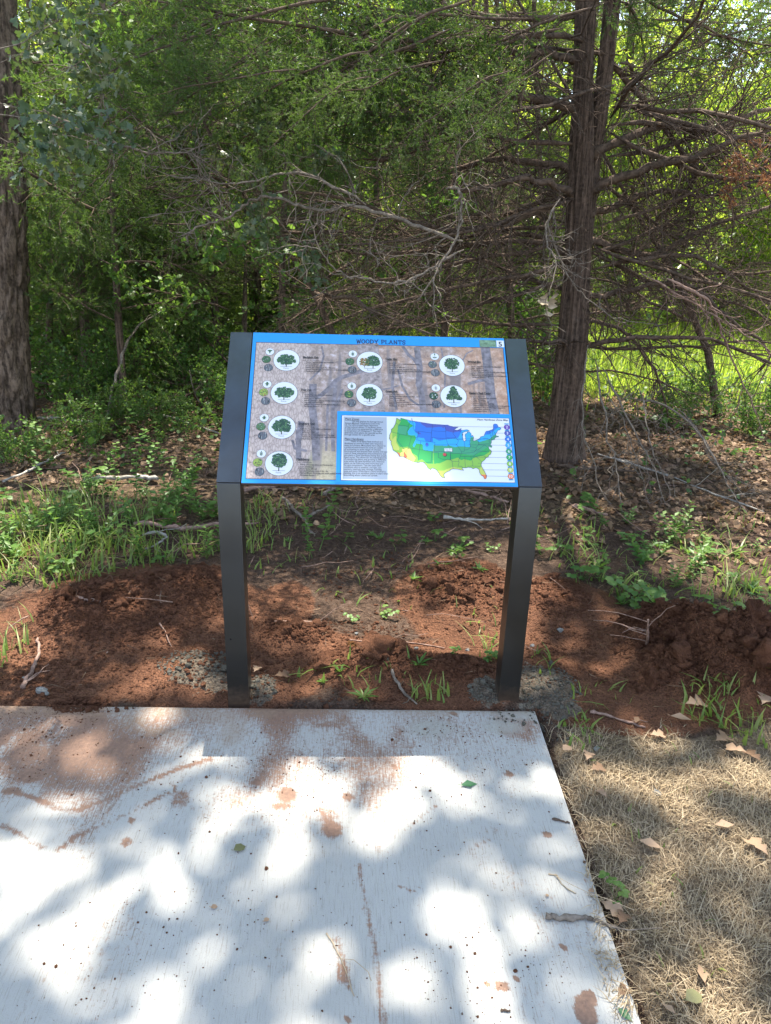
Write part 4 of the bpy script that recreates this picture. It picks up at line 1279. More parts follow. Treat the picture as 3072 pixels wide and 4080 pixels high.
def trunk_mesh(name, path, rad, mat, ridges=14, depth=.10, sides=40, seg=70, seed=0, flare=.5, flare_h=.35, stringy=False):
    """bark-furrowed bole along a path"""
    P = np.asarray(path, float)
    t = np.linspace(0, 1, len(P))
    tt = np.linspace(0, 1, seg) ** 1.25
    C_ = np.stack([np.interp(tt, t, P[:, k]) for k in range(3)], 1)
    rr = np.interp(tt, t, rad)
    th = np.linspace(0, 2 * math.pi, sides, endpoint=False)
    TH, H = np.meshgrid(th, C_[:, 2] - C_[0, 2])
    rr = rr[:, None] * (1 + flare * np.exp(-H / flare_h) * (.55 + .75 * vnoise(np.cos(TH) * 1.6, np.sin(TH) * 1.6, 0, seed + 3)))
    cx_, cy_ = np.cos(TH) * ridges / 6.28, np.sin(TH) * ridges / 6.28
    zf = 1.0 if stringy else 5.0
    f = np.abs(fbm(cx_ * 1.4, cy_ * 1.4, H * zf, seed, 3) - .5) * 2
    g = fbm(np.cos(TH) * 2, np.sin(TH) * 2, H * 1.6, seed + 9, 3) - .5
    rr = rr * (1 + depth * (np.clip(f * 2.2, 0, 1) - .6) + .16 * g)
    V = np.stack([C_[:, 0:1] + rr * np.cos(TH), C_[:, 1:2] + rr * np.sin(TH), C_[:, 2:3] + 0 * TH], -1)
    i = np.arange(seg - 1)[:, None] * sides
    j = np.arange(sides)[None, :]
    k = (j + 1) % sides
    mb = MB()
    mb.add(V.reshape(-1, 3), np.stack([i + j, i + k, i + sides + k, i + sides + j], -1).reshape(-1, 4))
    return mb.mesh(name, mat, True)


# ------------------------------------------------------------------ the two big trees and the canopy that shades the ground
def LP(*pts):
    """sunlit patches seen in the photograph (1666-frame ellipses) as ellipses on the ground"""
    out = []
    for px, py, rx, ry in pts:
        c_, a_, b_ = G(px, py), G(px + rx, py), G(px, py - ry)
        out.append((c_[0], c_[1], np.linalg.norm((a_ - c_)[:2]), np.linalg.norm((b_ - c_)[:2])))
    return out


def sc4(L_): return [(*c4(x, y), rx * .33, ry * .33) for x, y, rx, ry in L_]
def sc5(L_): return [(*c5(x, y), rx * .345, ry * .345) for x, y, rx, ry in L_]
def sc6(L_): return [(*c6(x, y), rx * .40, ry * .40) for x, y, rx, ry in L_]


LIT = LP(*(sc4([(500, 310, 70, 45), (690, 400, 110, 50), (1090, 430, 90, 45), (1010, 270, 70, 45), (1440, 420, 80, 55), (1600, 480, 110, 110), (60, 590, 70, 50), (430, 640, 110, 40), (1330, 590, 130, 80),
                 (1200, 700, 100, 70), (1500, 650, 150, 90), (1000, 1080, 165, 150), (980, 900, 120, 70), (460, 1020, 95, 60), (90, 1180, 110, 100), (270, 1190, 70, 70), (10, 1320, 60, 60), (600, 1200, 70, 60),
                 (1600, 1200, 110, 190), (480, 1720, 140, 100), (100, 1770, 90, 80), (1560, 1650, 80, 70), (900, 1500, 60, 50)]) +
           sc5([(130, 480, 125, 110), (850, 385, 170, 30), (480, 480, 38, 32), (640, 560, 65, 45), (920, 590, 90, 100), (800, 690, 100, 50), (480, 720, 95, 55), (170, 740, 120, 75), (60, 850, 70, 60), (1060, 790, 95, 38),
                (700, 920, 140, 50), (1430, 930, 120, 60), (200, 1080, 100, 80), (380, 960, 50, 45), (900, 1040, 80, 45), (690, 1180, 65, 55), (1000, 1150, 90, 50), (1100, 1060, 50, 35), (320, 1420, 200, 140), (560, 1500, 130, 150),
                (1050, 1600, 80, 70), (1280, 1400, 90, 65), (1290, 1590, 55, 60), (60, 1650, 55, 55), (650, 1620, 80, 70), (1120, 1780, 65, 55), (1560, 1770, 55, 60), (900, 1350, 90, 45), (1390, 720, 40, 25)]) +
           sc6([(1450, 520, 190, 110), (1250, 430, 70, 35), (1560, 1050, 100, 120), (900, 1300, 190, 90), (600, 960, 160, 60), (1100, 1600, 230, 110), (950, 1850, 280, 150), (1400, 1800, 240, 190), (1300, 2100, 280, 90), (650, 1700, 100, 120),
                (800, 190, 160, 30), (400, 300, 60, 30), (1600, 330, 80, 40)]) +
           [(x_, y_, rx_ * 1.3, ry_ * 1.35) for x_, y_, rx_, ry_ in [(270, 1330, 55, 16), (330, 1390, 80, 20), (60, 1430, 70, 28), (410, 1430, 42, 26), (400, 1485, 50, 16), (600, 1290, 40, 18), (950, 1420, 55, 16), (780, 1490, 40, 14), (640, 1500, 40, 13), (1150, 1490, 45, 16), (1330, 1430, 35, 16),
            (1300, 1340, 30, 10), (100, 1250, 80, 18), (140, 1170, 60, 16), (380, 1150, 50, 12), (480, 1340, 30, 12), (860, 1290, 30, 10), (1380, 1130, 40, 8), (60, 1340, 40, 12), (520, 1250, 30, 14), (150, 1390, 60, 20), (240, 1440, 45, 14), (20, 1370, 50, 18), (600, 1440, 40, 14), (700, 1250, 40, 12), (840, 1340, 40, 10), (1240, 1390, 40, 12), (1480, 1330, 40, 12), (1500, 1550, 70, 14), (720, 1330, 30, 10)]]))
for px, py, yy, rr in ((720, 190, 1.8, .45), (830, 150, 1.7, .45), (1080, 160, 2.1, .4), (560, 150, 2.2, .4), (1180, 130, 2.2, .35), (740, 180, 1.4, .4), (800, 160, 1.3, .4), (580, 160, 1.6, .35), (1050, 160, 1.6, .35), (1140, 160, 1.7, .35), (150, 760, 4.0, .35), (300, 720, 4.2, .3), (420, 780, 3.6, .25), (220, 860, 3.2, .25), (100, 600, 5.0, .4), (350, 560, 5.0, .4), (480, 660, 4.5, .3), (60, 190, .8, .22), (150, 230, 1.1, .2), (480, 250, 2.0, .25), (640, 430, 1.8, .3), (960, 560, 1.7, .3), (1000, 440, 1.7, .25),
                       (850, 600, 1.6, .25), (1300, 600, 2.5, .3), (1560, 330, 2.5, .35), (1270, 950, 2.6, .2), (1330, 980, 2.5, .25), (130, 1140, .9, .1), (250, 1050, 1.4, .2), (80, 1190, .7, .2)):
    p = D(px, py, yy)
    LIT.append((p[0] - p[2] * SUN[0] / SUN[2], p[1] - p[2] * SUN[1] / SUN[2], rr, rr))
LITA = np.array(LIT)
NS = 62000
rc = np.random.default_rng(5)
ru = np.random.default_rng(15)
extra = [(a_, b_, r_, r_ * q_) for a_, b_, r_, q_ in zip(ru.uniform(-1.3, .6, 75), ru.uniform(-1.5, -.36, 75), .02 + .028 * ru.exponential(size=75), ru.uniform(.5, 1.6, 75))]
extra += [(.13, -.33, .24, .12), (-.30, -.37, .15, .12), (-.29, -.46, .13, .10)]
extra += [(a_, b_, r_, r_ * q_) for a_, b_, r_, q_ in zip(ru.uniform(.65, 1.9, 34), ru.uniform(-1.6, -.3, 34), ru.uniform(.07, .17, 34), ru.uniform(.6, 1.2, 34))]
LITA = np.concatenate([LITA, np.array(extra)])
tx = np.concatenate([rc.uniform(-5.2, 5.6, NS), rc.uniform(-.65, .62, 1400)])
ty = np.concatenate([rc.uniform(-4.2, 6.8, NS), rc.uniform(-.20, .02, 1400)])
NS += 1400
keep = np.ones(NS, bool)
edge_n = .12 + 1.0 * fbm(tx * 9, ty * 9, seed=52, octv=3)
near = (ty < .05) & (np.abs(tx) < 2.0)
for cx_, cy_, rx_, ry_ in LITA:
    keep &= ~((((tx - cx_) / rx_) ** 2 + ((ty - cy_) / ry_) ** 2) < edge_n)
fine = fbm(tx * 8 + ty * 3, ty * 6 - tx * 2, seed=55, octv=3)
keep &= ~((ty < .05) & (fine > .66))
keep |= rc.uniform(size=NS) < np.where(ty < .05, .17, .04)
on_sign = (np.abs(tx) < .62) & (ty > -.20) & (ty < .02)
for cx_, cy_, rx_, ry_ in ((-.40, -.27, .06, .05), (.12, -.20, .05, .06)):
    on_sign &= ((tx - cx_) / rx_) ** 2 + ((ty - cy_) / ry_) ** 2 > 1
keep |= on_sign  # leaves added here so that the sign lies in shade
dap = fbm(tx * 1.7, ty * 1.7, seed=51, octv=3)
keep &= near | (dap < np.where((ty < 2.3) & (tx < -.75), .40, np.where(ty < 1.5, .475, np.where(tx < .4, .38, .42))))
keep &= ~((ty > 4.6 + .5 * np.sin(tx)) & (tx > 1.2))              # open to the sun over the clearing
keep &= ~((tx > 1.4) & (ty > 1.6) & (dap > .44))
keep &= ~((ty < -1.9) & (dap > .5))
tx, ty = tx[keep], ty[keep]
hh = rc.uniform(9.0, 14.0, len(tx))
cpos = np.stack([tx + hh * SUN[0] / SUN[2], ty + hh * SUN[1] / SUN[2], hh], 1)
cright = cpos[:, 0] > 1.6


def canopy(parent, sel, base):
    mb = MB()
    p = cpos[sel] - np.array(base)
    dd = rand_dirs(len(p), rc, .35)
    mb.scatter(ROUND - np.array([.5, 0, 0]), ROUNDF, p, rot_batch(dd, rc.normal(size=len(p)) * .35), rc.uniform(.085, .145, len(p)), 0)
    return mb.build('crown', [M['wood_leaf']], parent)  # unseen leaves laid along the sun rays, gaps shaped to cast the dapples


g0 = G(22, 925)
oak = tag(empty('oak_tree', (g0[0] - .02, g0[1] + .12, -.03)), 'stout oak trunk with grey furrowed bark at the left edge of the picture', 'tree')
ob = np.array(oak.location)
tr = [tuple(D(px, py, ob[1] + dy) - ob) for px, py, dy in ((28, 930, 0), (25, 800, 0), (18, 600, .0), (13, 400, .02), (3, 200, .05), (-5, 0, .08))]
tr[0] = (0, 0, 0)
tr += [(tr[-1][0] + .05, .3, tr[-1][2] + 2), (tr[-1][0] + .4, .6, tr[-1][2] + 5), (tr[-1][0] + .8, .9, tr[-1][2] + 8)]
otr = link('trunk', trunk_mesh('trunk', tr, [.145, .140, .136, .132, .128, .124, .11, .08, .05], M['oak_bark'], 15, .24, 96, 320, 4, .14, .2), oak)
lm = MB()
for a_, h_, ln in ((.2, 5.0, 4.5), (.9, 5.8, 4.5), (-.5, 6.2, 4.6), (2.2, 5.5, 3.5), (1.5, 6.6, 4.5), (.5, 7.0, 5.0), (-1.0, 7.2, 3.6), (3.6, 6.8, 3.5)):
    W = wander(rc, (-.1 if h_ < 6 else 0.05, .3, h_), (math.cos(a_), math.sin(a_), 1.0), ln * 1.5, 9, .5)
    lm.tube(W, np.linspace(.085, .02, len(W)), 7)
lm.build('limb', [M['oak_bark']], oak)
canopy(oak, ~cright, ob)
# a low leafy spray of the oak hangs in from the left
for k_, (px, py, yy, az, el, s_) in enumerate([(-70, 225, .75, .1, .12, .36), (-60, 150, .9, -.05, .2, .36), (-60, 280, .8, .2, -.1, .34), (20, 120, 1.0, .2, .1, .3), (340, 215, 1.9, .2, -.5, .3), (430, 250, 1.9, .5, -.3, .36),
                                               (400, 330, 2.0, -.3, -.2, .36), (560, 380, 2.1, -1.2, -1.0, .45), (590, 460, 2.2, -.6, -.9, .4), (660, 525, 1.6, .3, .0, .14), (620, 330, 2.1, .1, -.1, .34), (110, 290, 1.1, .1, .1, .3), (-20, 110, .8, .3, .3, .42), (-40, 250, .7, .0, .05, .42), (60, 180, 1.0, -.1, .0, .36), (90, 140, 1.1, .5, .1, .3)]):
    p = D(px, py, yy) - ob
    put(OAKY[k_ % 3], 'leafy_branch', oak, p, az, el, k_ * 1.3, s_)

g1 = G(1215, 1003)
ced = tag(empty('cedar_tree', (g1[0], g1[1] + .16, -.03)), 'tall cedar with twin dark reddish trunks and many bare side branches right of the sign', 'tree')
cb = np.array(ced.location)


def ctr(pts, y0):
    return [tuple(D(px, py, y0) - cb) for px, py in pts]


YC = float(cb[1])
LT = [(1215, 1010, 80), (1222, 886, 71), (1231, 783, 68), (1238, 729, 65), (1248, 558, 60), (1255, 384, 55), (1260, 223, 49), (1265, 0, 45)]
left_p = ctr([(a_, b_) for a_, b_, _ in LT], YC)


def w2r(pxw, py):
    return pxw / (FPX * 1666 / 3072) * (np.dot(D(1250, py, YC) - CAM, FWD))


lr = [w2r(w * .47, p) for _, p, w in LT]
left_p.append((left_p[-1][0] + .05, left_p[-1][1] + .1, left_p[-1][2] + 5.5))
lr.append(.04)
link('trunk', trunk_mesh('trunk', left_p, lr, M['cedar_bark'], 15, .22, 84, 240, 11, .30, .28, True), ced)
RT = [(1252, 720, 12), (1258, 620, 24), (1268, 500, 30), (1278, 384, 34), (1298, 223, 38), (1312, 110, 39), (1324, 0, 40)]
right_p = ctr([(a_, b_) for a_, b_, _ in RT], YC + .07)
rr_ = [w2r(w * .47, p) for _, p, w in RT]
right_p.append((right_p[-1][0] + .35, right_p[-1][1] + .1, right_p[-1][2] + 5.0))
rr_.append(.04)
link('trunk', trunk_mesh('trunk', right_p, rr_, M['cedar_bark'], 13, .15, 56, 180, 17, 0, .3, True), ced)
canopy(ced, cright, cb)
rb = np.random.default_rng(23)
# named limbs read off the picture, then the many smaller dead ones
LIMBS = [([(1275, 330), (1350, 300), (1420, 270), (1500, 285), (1580, 265), (1666, 235)], [.0, .05, .1, .2, .3, .5], .036), ([(1285, 400), (1380, 375), (1450, 345), (1530, 335), (1600, 300), (1666, 280)], [0, -.1, -.2, -.25, -.3, -.3], .035),
         ([(1240, 240), (1180, 215), (1100, 200), (1020, 230), (960, 290), (900, 325), (820, 350)], [0, -.1, -.2, -.25, -.3, -.35, -.4], .036), ([(1240, 370), (1150, 350), (1060, 345), (980, 365), (900, 380)], [0, .1, .2, .3, .4], .03),
         ([(1245, 425), (1180, 395), (1120, 385), (1060, 400), (1000, 412)], [0, -.2, -.3, -.4, -.5], .03), ([(1235, 560), (1150, 500), (1060, 520), (980, 540), (880, 560)], [0, .2, .3, .3, .4], .024),
         ([(1290, 520), (1400, 560), (1460, 530), (1540, 480), (1666, 450)], [.1, .3, .4, .5, .6], .03), ([(1285, 640), (1370, 625), (1450, 600), (1530, 640), (1590, 700), (1666, 760)], [.1, .1, .1, 0, -.1, -.2], .022),
         ([(1235, 745), (1200, 740), (1160, 735), (1135, 738)], [-.05, -.15, -.2, -.25], .02), ([(1275, 745), (1340, 735), (1420, 726), (1500, 727), (1600, 752), (1700, 800)], [-.05, -.2, -.3, -.35, -.4, -.45], .022),
         ([(1290, 110), (1360, 180), (1420, 260), (1480, 340), (1520, 370)], [.1, .3, .4, .5, .5], .026), ([(1250, 130), (1180, 120), (1080, 110), (980, 60), (880, 30)], [0, -.1, -.2, -.3, -.3], .03),
         ([(1300, 460), (1380, 420), (1450, 410), (1530, 430), (1640, 390)], [.1, .2, .3, .35, .4], .026), ([(1290, 690), (1360, 720), (1420, 800), (1445, 900)], [.2, .4, .5, .6], .018)]
for pts, dy, r_ in LIMBS:
    mb = MB()
    x0_ = np.interp(pts[0][1], [q_[1] for q_ in LT[::-1]], [q_[0] for q_ in LT[::-1]])
    if pts[0][0] > x0_ and pts[0][1] < 560:
        x0_ = np.interp(pts[0][1], [q_[1] for q_ in RT[::-1]], [q_[0] for q_ in RT[::-1]])
    pts, dy = [(x0_, pts[0][1] + 4)] + list(pts), [.03] + list(dy)
    P = np.array([D(px, py, YC + d) - cb for (px, py), d in zip(pts, dy)])
    t = np.linspace(0, 1, len(P))
    t2 = np.linspace(0, 1, 16)
    Q = np.stack([np.interp(t2, t, P[:, k]) for k in range(3)], 1)
    Q[1:-1] = (Q[:-2] + 2 * Q[1:-1] + Q[2:]) / 4
    Q = Q + rb.normal(size=Q.shape) * .008
    mb.tube(Q, np.linspace(r_, r_ * .4, 16), 7)
    TQ = np.gradient(Q, axis=0)
    TQ /= np.linalg.norm(TQ, axis=1)[:, None]
    for k in range(34):
        a_ = rb.integers(2, 16)
        W = wander(rb, Q[a_], side_dir(rb, TQ[a_], R(rb.uniform(35, 80))) - np.array([0, 0, .25]), rb.uniform(.15, .7), 6, .55, .2)
        mb.tube(W, np.linspace(.0055, .0012, len(W)), 4, 0, False)
        for q in range(3):
            b_ = rb.integers(1, 6)
            W2 = wander(rb, W[b_], side_dir(rb, (W[b_] - W[b_ - 1]) / (np.linalg.norm(W[b_] - W[b_ - 1]) + 1e-9), R(rb.uniform(30, 70))), rb.uniform(.06, .25), 3, .6, .1)
            mb.tube(W2, [.0022, .0018, .0012, .0008], 3, 0, False)
    mb.build('branch', [M['twig']], ced)
for k in range(17):
    h_ = rb.uniform(.7, 3.6)
    az = rb.uniform(0, 6.28)
    o = put(CEDAR_DEAD[k % 4] if h_ < 2.4 or k % 3 else CEDAR_THIN[k % 3], 'branch', ced, (np.interp(h_, [0, 3], [0, .12]), .0, h_), az, rb.uniform(-.25, .2), rb.uniform(0, 6.3), rb.uniform(.6, 1.15))
for k in range(11):
    h_ = rb.uniform(.9, 2.9)
    put(CEDAR_DEAD[k % 4], 'branch', ced, (-.08, -.02, h_), math.pi + rb.uniform(-.75, .55), rb.uniform(-.3, .2), rb.uniform(0, 6.3), rb.uniform(.8, 1.25))
for k in range(9):
    h_ = rb.uniform(.7, 2.7)
    put(CEDAR_DEAD[(k + 1) % 4], 'branch', ced, (.1, .0, h_), rb.uniform(-.5, .8), rb.uniform(-.3, .15), rb.uniform(0, 6.3), rb.uniform(.8, 1.2))
# green sprays overhead
for k, (px, py, yy, az, el, s_) in enumerate([(1150, 40, 2.3, 3.0, -.15, .9), (980, 60, 2.2, 3.3, -.2, .9), (860, 30, 2.1, 2.9, -.25, .9), (800, 110, 1.6, 3.1, -.3, .65), (960, 130, 1.7, 2.7, -.25, .55), (1200, 110, 2.2, 2.9, -.4, .6), (700, 60, 2.3, 3.3, -.2, .9),
                                              (600, 20, 2.3, 3.0, -.1, .9), (1100, 150, 2.3, 3.2, -.5, .55), (560, 130, 2.1, 3.4, -.3, .7), (1300, 10, 2.6, 3.1, -.1, .9), (460, 40, 2.5, 3.1, -.2, .9), (1180, 0, 2.6, .4, .1, .8), (760, -10, 2.0, 3.2, -.15, .9), (1040, -10, 2.0, 2.9, -.2, .9), (800, 165, 1.4, 3.2, -.25, .4), (870, 150, 1.3, 2.8, -.3, .36), (640, 150, 1.6, 3.3, -.2, .45), (1110, 150, 1.6, 3.0, -.3, .4), (1190, 140, 1.7, 2.7, -.4, .4), (560, 110, 1.7, 3.0, -.3, .45), (940, 40, 2.6, 3.4, -.1, .9), (1010, 90, 2.8, 2.8, -.2, .9), (1120, 70, 2.8, 3.1, -.2, .9), (1220, 60, 2.7, 3.3, -.1, .9), (900, 110, 2.6, 3.0, -.2, .8), (1160, 180, 2.9, 3.4, -.3, .7), (1400, 40, 3.2, .2, .1, .8), (1500, 70, 3.4, -.3, .0, .8), (1380, 150, 3.4, .4, -.1, .7), (1620, 120, 3.3, -.6, -.1, .8), (1480, 190, 3.6, .9, -.2, .7)]):
    put(CEDAR_LIVE[k % 4], 'bough', ced, D(px, py, yy) - cb, az, el, k * 1.7, s_)
for k, (px, py, yy, az) in enumerate([(1600, 330, 2.6, -1.6), (1640, 300, 2.6, -1.2), (1560, 300, 2.9, -1.9), (1650, 390, 2.8, -1.4), (1620, 430, 3.0, -1.8)]):
    pass
rust = [branch_mesh('rusty_spray', 230 + k, .5, .006, 12, 5, M['cedar_brown'], M['twig'], 'cedar', .8, 2.2, .034, .5, .2, .4, 0, .5) for k in range(2)]
for k, (px, py, yy, az) in enumerate([(1545, 310, 2.5, -.6), (1600, 345, 2.4, -.9), (1640, 330, 2.5, -.4), (1575, 290, 2.6, -1.6), (1650, 400, 2.6, -.8)]):
    put(rust[k % 2], 'rusty_spray', ced, D(px, py, yy) - cb, az, -.7, k * 2.1, .7)['label'] = 'rust brown dead foliage spray'

# ------------------------------------------------------------------ slim trees close behind the sign
def slim_tree(name, label, pts, yy, wpx, boughs, kind, seed, mat='cedar_bark', group=None):
    """a slender tree whose stem follows the given picture points at distance yy (list or number)"""
    r = np.random.default_rng(seed)
    ys = yy if isinstance(yy, (list, tuple)) else [yy] * len(pts)
    P = np.array([D(px, py, y_) for (px, py), y_ in zip(pts, ys)])
    base = np.array([P[0][0], P[0][1], hz(P[0][0], P[0][1]) - .03])
    P = np.concatenate([[base], P[1:]]) if abs(P[0][2] - base[2]) < .25 else np.concatenate([[base], P])
    dist = np.dot(base - CAM, FWD)
    rad = wpx / 2 / (FPX * 1666 / 3072) * dist
    ext = P[-1] + (P[-1] - P[-2]) / (np.linalg.norm(P[-1] - P[-2]) + 1e-9) * 3.0
    P = np.concatenate([P, [ext]]) - base
    e = tag(empty(name, base), label, 'tree', group)
    link('trunk', trunk_mesh('trunk', P, np.linspace(rad * 1.1, rad * .35, len(P)), M[mat], 10, .14, 20, 60, seed, .25, .2, True), e)
    zs = np.linalg.norm(P, axis=1)
    for k in range(int(boughs * .62)):
        t = r.uniform(.18, .98)
        q = t * (len(P) - 1)
        a_ = min(int(q), len(P) - 2)
        p = P[a_] + (P[a_ + 1] - P[a_]) * (q - a_)
        src = {'cedar': CEDAR_LIVE if r.uniform() < .65 else CEDAR_THIN, 'thin': CEDAR_THIN if r.uniform() < .6 else CEDAR_DEAD, 'dead': CEDAR_DEAD, 'leafy': LEAFY}[kind]
        put(src[int(r.integers(len(src)))], 'bough', e, p, r.uniform(0, 6.28), r.uniform(-.2, .45), r.uniform(0, 6.28), r.uniform(.6, 1.05))
    return e


slim_tree('young_cedar', 'slim straight cedar with a brown stem behind the fallen sticks, left of the sign', [(266, 850), (258, 720), (248, 560), (243, 430), (238, 330), (232, 200)], 4.3, 15, 30, 'cedar', 301)
slim_tree('young_cedar', 'dark slim trunk with a side limb just right of the stout oak', [(190, 800), (183, 700), (176, 600), (168, 470), (150, 330)], 5.4, 21, 26, 'cedar', 302)
slim_tree('leaning_tree', 'thin dark stem leaning left behind the top of the sign', [(735, 760), (716, 715), (690, 655), (655, 590), (610, 520), (560, 470), (500, 380), (455, 300), (430, 180)], [3.4] * 9, 15, 12, 'thin', 303, 'twig')
slim_tree('young_cedar', 'knotty brown cedar stem behind the sign, right of its middle', [(955, 790), (962, 700), (968, 620), (966, 540), (975, 440), (985, 350)], 4.6, 17, 26, 'thin', 304)
slim_tree('young_cedar', 'thin cedar stem in the shade at the far left beside the oak', [(100, 780), (108, 640), (112, 480), (118, 300), (122, 120)], 6.2, 14, 30, 'cedar', 305)
slim_tree('young_cedar', 'bare stemmed cedar rising above the numbered corner of the sign', [(1110, 800), (1105, 700), (1098, 560), (1090, 420), (1085, 280)], 6.4, 16, 26, 'thin', 306)
slim_tree('young_cedar', 'shaded cedar filling the gap above the middle of the sign', [(830, 790), (828, 700), (822, 600), (815, 450), (808, 300)], 6.9, 18, 34, 'cedar', 307)
slim_tree('young_cedar', 'dark cedar behind the hanging oak leaves left of centre', [(470, 800), (468, 700), (455, 560), (450, 400), (452, 250)], 6.3, 17, 36, 'cedar', 308)
slim_tree('broken_cedar', 'dead leaning cedar with bare black branches right of the twin trunks', [(1560, 860), (1530, 760), (1480, 640), (1440, 560), (1380, 470), (1330, 380)], 4.6, 17, 20, 'dead', 309)
slim_tree('young_cedar', 'far slim cedar left of the twin trunks', [(1180, 780), (1178, 640), (1172, 480), (1165, 300)], 8.0, 18, 26, 'thin', 312)
slim_tree('young_cedar', 'small green cedar low behind the grass at the left', [(330, 800), (335, 700), (340, 600), (345, 520)], 6.6, 12, 24, 'cedar', 313)

for k, (px, py, yy, nb, kd, lb) in enumerate([(560, 790, 7.4, 44, 'cedar', 'shadowy cedar behind the left end of the panel'), (700, 780, 8.2, 26, 'thin', 'shadowy cedar behind the leaning stem'), (930, 770, 8.0, 22, 'thin', 'shadowy cedar behind the knotty brown stem'),
                                             (1050, 770, 8.8, 24, 'thin', 'far shadowy cedar above the right half of the panel'), (380, 780, 7.9, 44, 'cedar', 'shadowy cedar behind the bent bare sapling'), (60, 780, 7.6, 40, 'cedar', 'shadowy cedar behind the stout oak'),
                                             (220, 780, 8.6, 40, 'cedar', 'far cedar between the oak and the slim brown stem')]):
    slim_tree('young_cedar', lb, [(px, py), (px - 4, py - 160), (px - 6, py - 330), (px - 3, py - 520), (px, py - 700)], yy, 17, nb, kd, 330 + k)

# ------------------------------------------------------------------ woods behind
rt = np.random.default_rng(61)


def wood_tree(x, y, H, base_h, cr, nb, meshes, label, group, s0=1.0, trunk_r=.12, name='broadleaf_tree'):
    e = tag(empty(name, (x, y, hz(x, y) - .05), 0), label, 'tree', group)
    P = wander(rt, (0, 0, 0), (rt.normal() * .05, rt.normal() * .05, 1), H * .95, 8, .12)
    mb = MB()
    mb.tube(P, np.linspace(trunk_r, trunk_r * .15, len(P)), 8)
    mb.build('trunk', [M['oak_bark']], e)
    for k in range(nb):
        t = (k + rt.uniform()) / nb
        h_ = base_h + (H - base_h) * t
        q = np.clip(h_ / (H * .95), 0, .999) * 8
        a_ = int(q)
        p = P[a_] + (P[a_ + 1] - P[a_]) * (q - a_)
        az = k * 2.4 + rt.uniform(-.5, .5)
        off = rt.uniform(0, .55) * cr * (1 - .5 * t)
        put(meshes[k % len(meshes)], 'bough', e, p + np.array([math.cos(az) * off, math.sin(az) * off, rt.uniform(-.2, .3)]), az, rt.uniform(-.2, .6), rt.uniform(0, 6.28), s0 * rt.uniform(.75, 1.25) * (cr / 1.9) * (1.1 - .45 * t))
    return e


def zone(a_):
    a_ = math.degrees(a_)
    return 'left of the sign, behind the stout oak' if a_ < -9 else 'above the sign' if a_ < 9 else 'behind the twin cedar trunks' if a_ < 17 else 'at the right, beyond the sunny clearing'


lab_w = 'leafy green tree in the nearer woods '
for k in range(30):
    a_ = R(-40 + 80 * (k + rt.uniform(-.3, .3)) / 29)
    d_ = rt.uniform(13, 19)
    x, y = CAM[0] + d_ * math.sin(a_), CAM[1] + d_ * math.cos(a_)
    gap = 18.5 < math.degrees(a_) < 31
    wood_tree(x, y, rt.uniform(3.2, 4.1) if gap else rt.uniform(6.5, 9), .4, rt.uniform(2.0, 2.8), 20, LEAFY, lab_w + zone(a_), 'nearer trees ' + zone(a_), 1.25)
for k in range(30):
    a_ = R(-42 + 84 * (k + rt.uniform(-.3, .3)) / 29)
    d_ = rt.uniform(23, 32)
    gap = 18 < math.degrees(a_) < 31.5
    wood_tree(CAM[0] + d_ * math.sin(a_), CAM[1] + d_ * math.cos(a_), rt.uniform(4.6, 5.8) if gap else rt.uniform(9, 13), .3, rt.uniform(3.2, 4.2), 22, LEAFY, 'taller tree deep in the woods ' + zone(a_), 'deep woods trees ' + zone(a_), 1.35, .18)
# understory on the left and low shrubs
for k in range(9):
    x, y = rt.uniform(-6.5, -.6), rt.uniform(4.6, 9.5)
    wood_tree(x, y, rt.uniform(2.0, 4.2), .15, rt.uniform(1.3, 1.9), 20, SHRUBBY if k % 3 else CEDAR_LIVE, 'bushy understory tree in the shade left of the sign', 'understory trees left of the sign', 1.15, .04, 'understory_tree')
for k in range(7):
    x, y = rt.uniform(.4, 8), rt.uniform(9.5, 12.5)
    wood_tree(x, y, rt.uniform(1.3, 2.6), .1, rt.uniform(1.3, 1.9), 16, LEAFY, 'low bright bush at the back of the sunny clearing', 'bushes at the back of the clearing', 1.0, .03, 'bush')


def shrub(px, py, h, label, seed, nb=9, group=None, s_=1.0):
    g = G(px, py)
    e = tag(empty('shrub', (g[0], g[1], hz(g[0], g[1])), 0), label, 'shrub', group)
    r = np.random.default_rng(seed)
    for k in range(nb):
        put(SHRUBBY[k % 4], 'stem', e, (r.normal() * .08, r.normal() * .08, 0), r.uniform(0, 6.28), r.uniform(.55, 1.4), r.uniform(0, 6.28), h * r.uniform(.6, 1.1))
    return e


for k, (px, py, h, lb) in enumerate([(120, 850, .75, 'leafy green shrub at the foot of the stout oak'), (205, 880, .6, 'low green shrub between the oak and the slim cedar'), (310, 860, .75, 'leafy shrub behind the bent bare sapling'),
                                     (400, 840, .95, 'dark green shrub in the deep shade left of the sign'), (455, 880, .6, 'green shrub beside the left arm of the sign'), (250, 930, .45, 'small leafy shrub over the pale fallen log'),
                                     (350, 940, .4, 'low sprig of oval leaves over the arching dead branch'), (170, 960, .38, 'green sprig in the leaf litter below the oak'), (560, 780, 1.0, 'tall leafy shrub rising behind the left end of the panel'),
                                     (640, 770, 1.0, 'leafy shrub behind the panel under the leaning stem'), (1110, 760, 1.0, 'bright leafy bush in front of the clearing'), (860, 750, .9, 'sunlit bush behind the middle of the panel'),
                                     (1420, 920, .42, 'small shrub among the dead hanging limbs'), (1500, 900, .55, 'grey green brush heap shrub behind the dead limbs'), (1640, 930, .5, 'green shrub at the right edge above the leaf litter'),
                                     (1150, 850, .7, 'leafy shrub hugging the left side of the twin trunks'), (20, 1010, .4, 'grey green sprig at the left edge below the oak')]):
    shrub(px, py, h, lb, 400 + k)

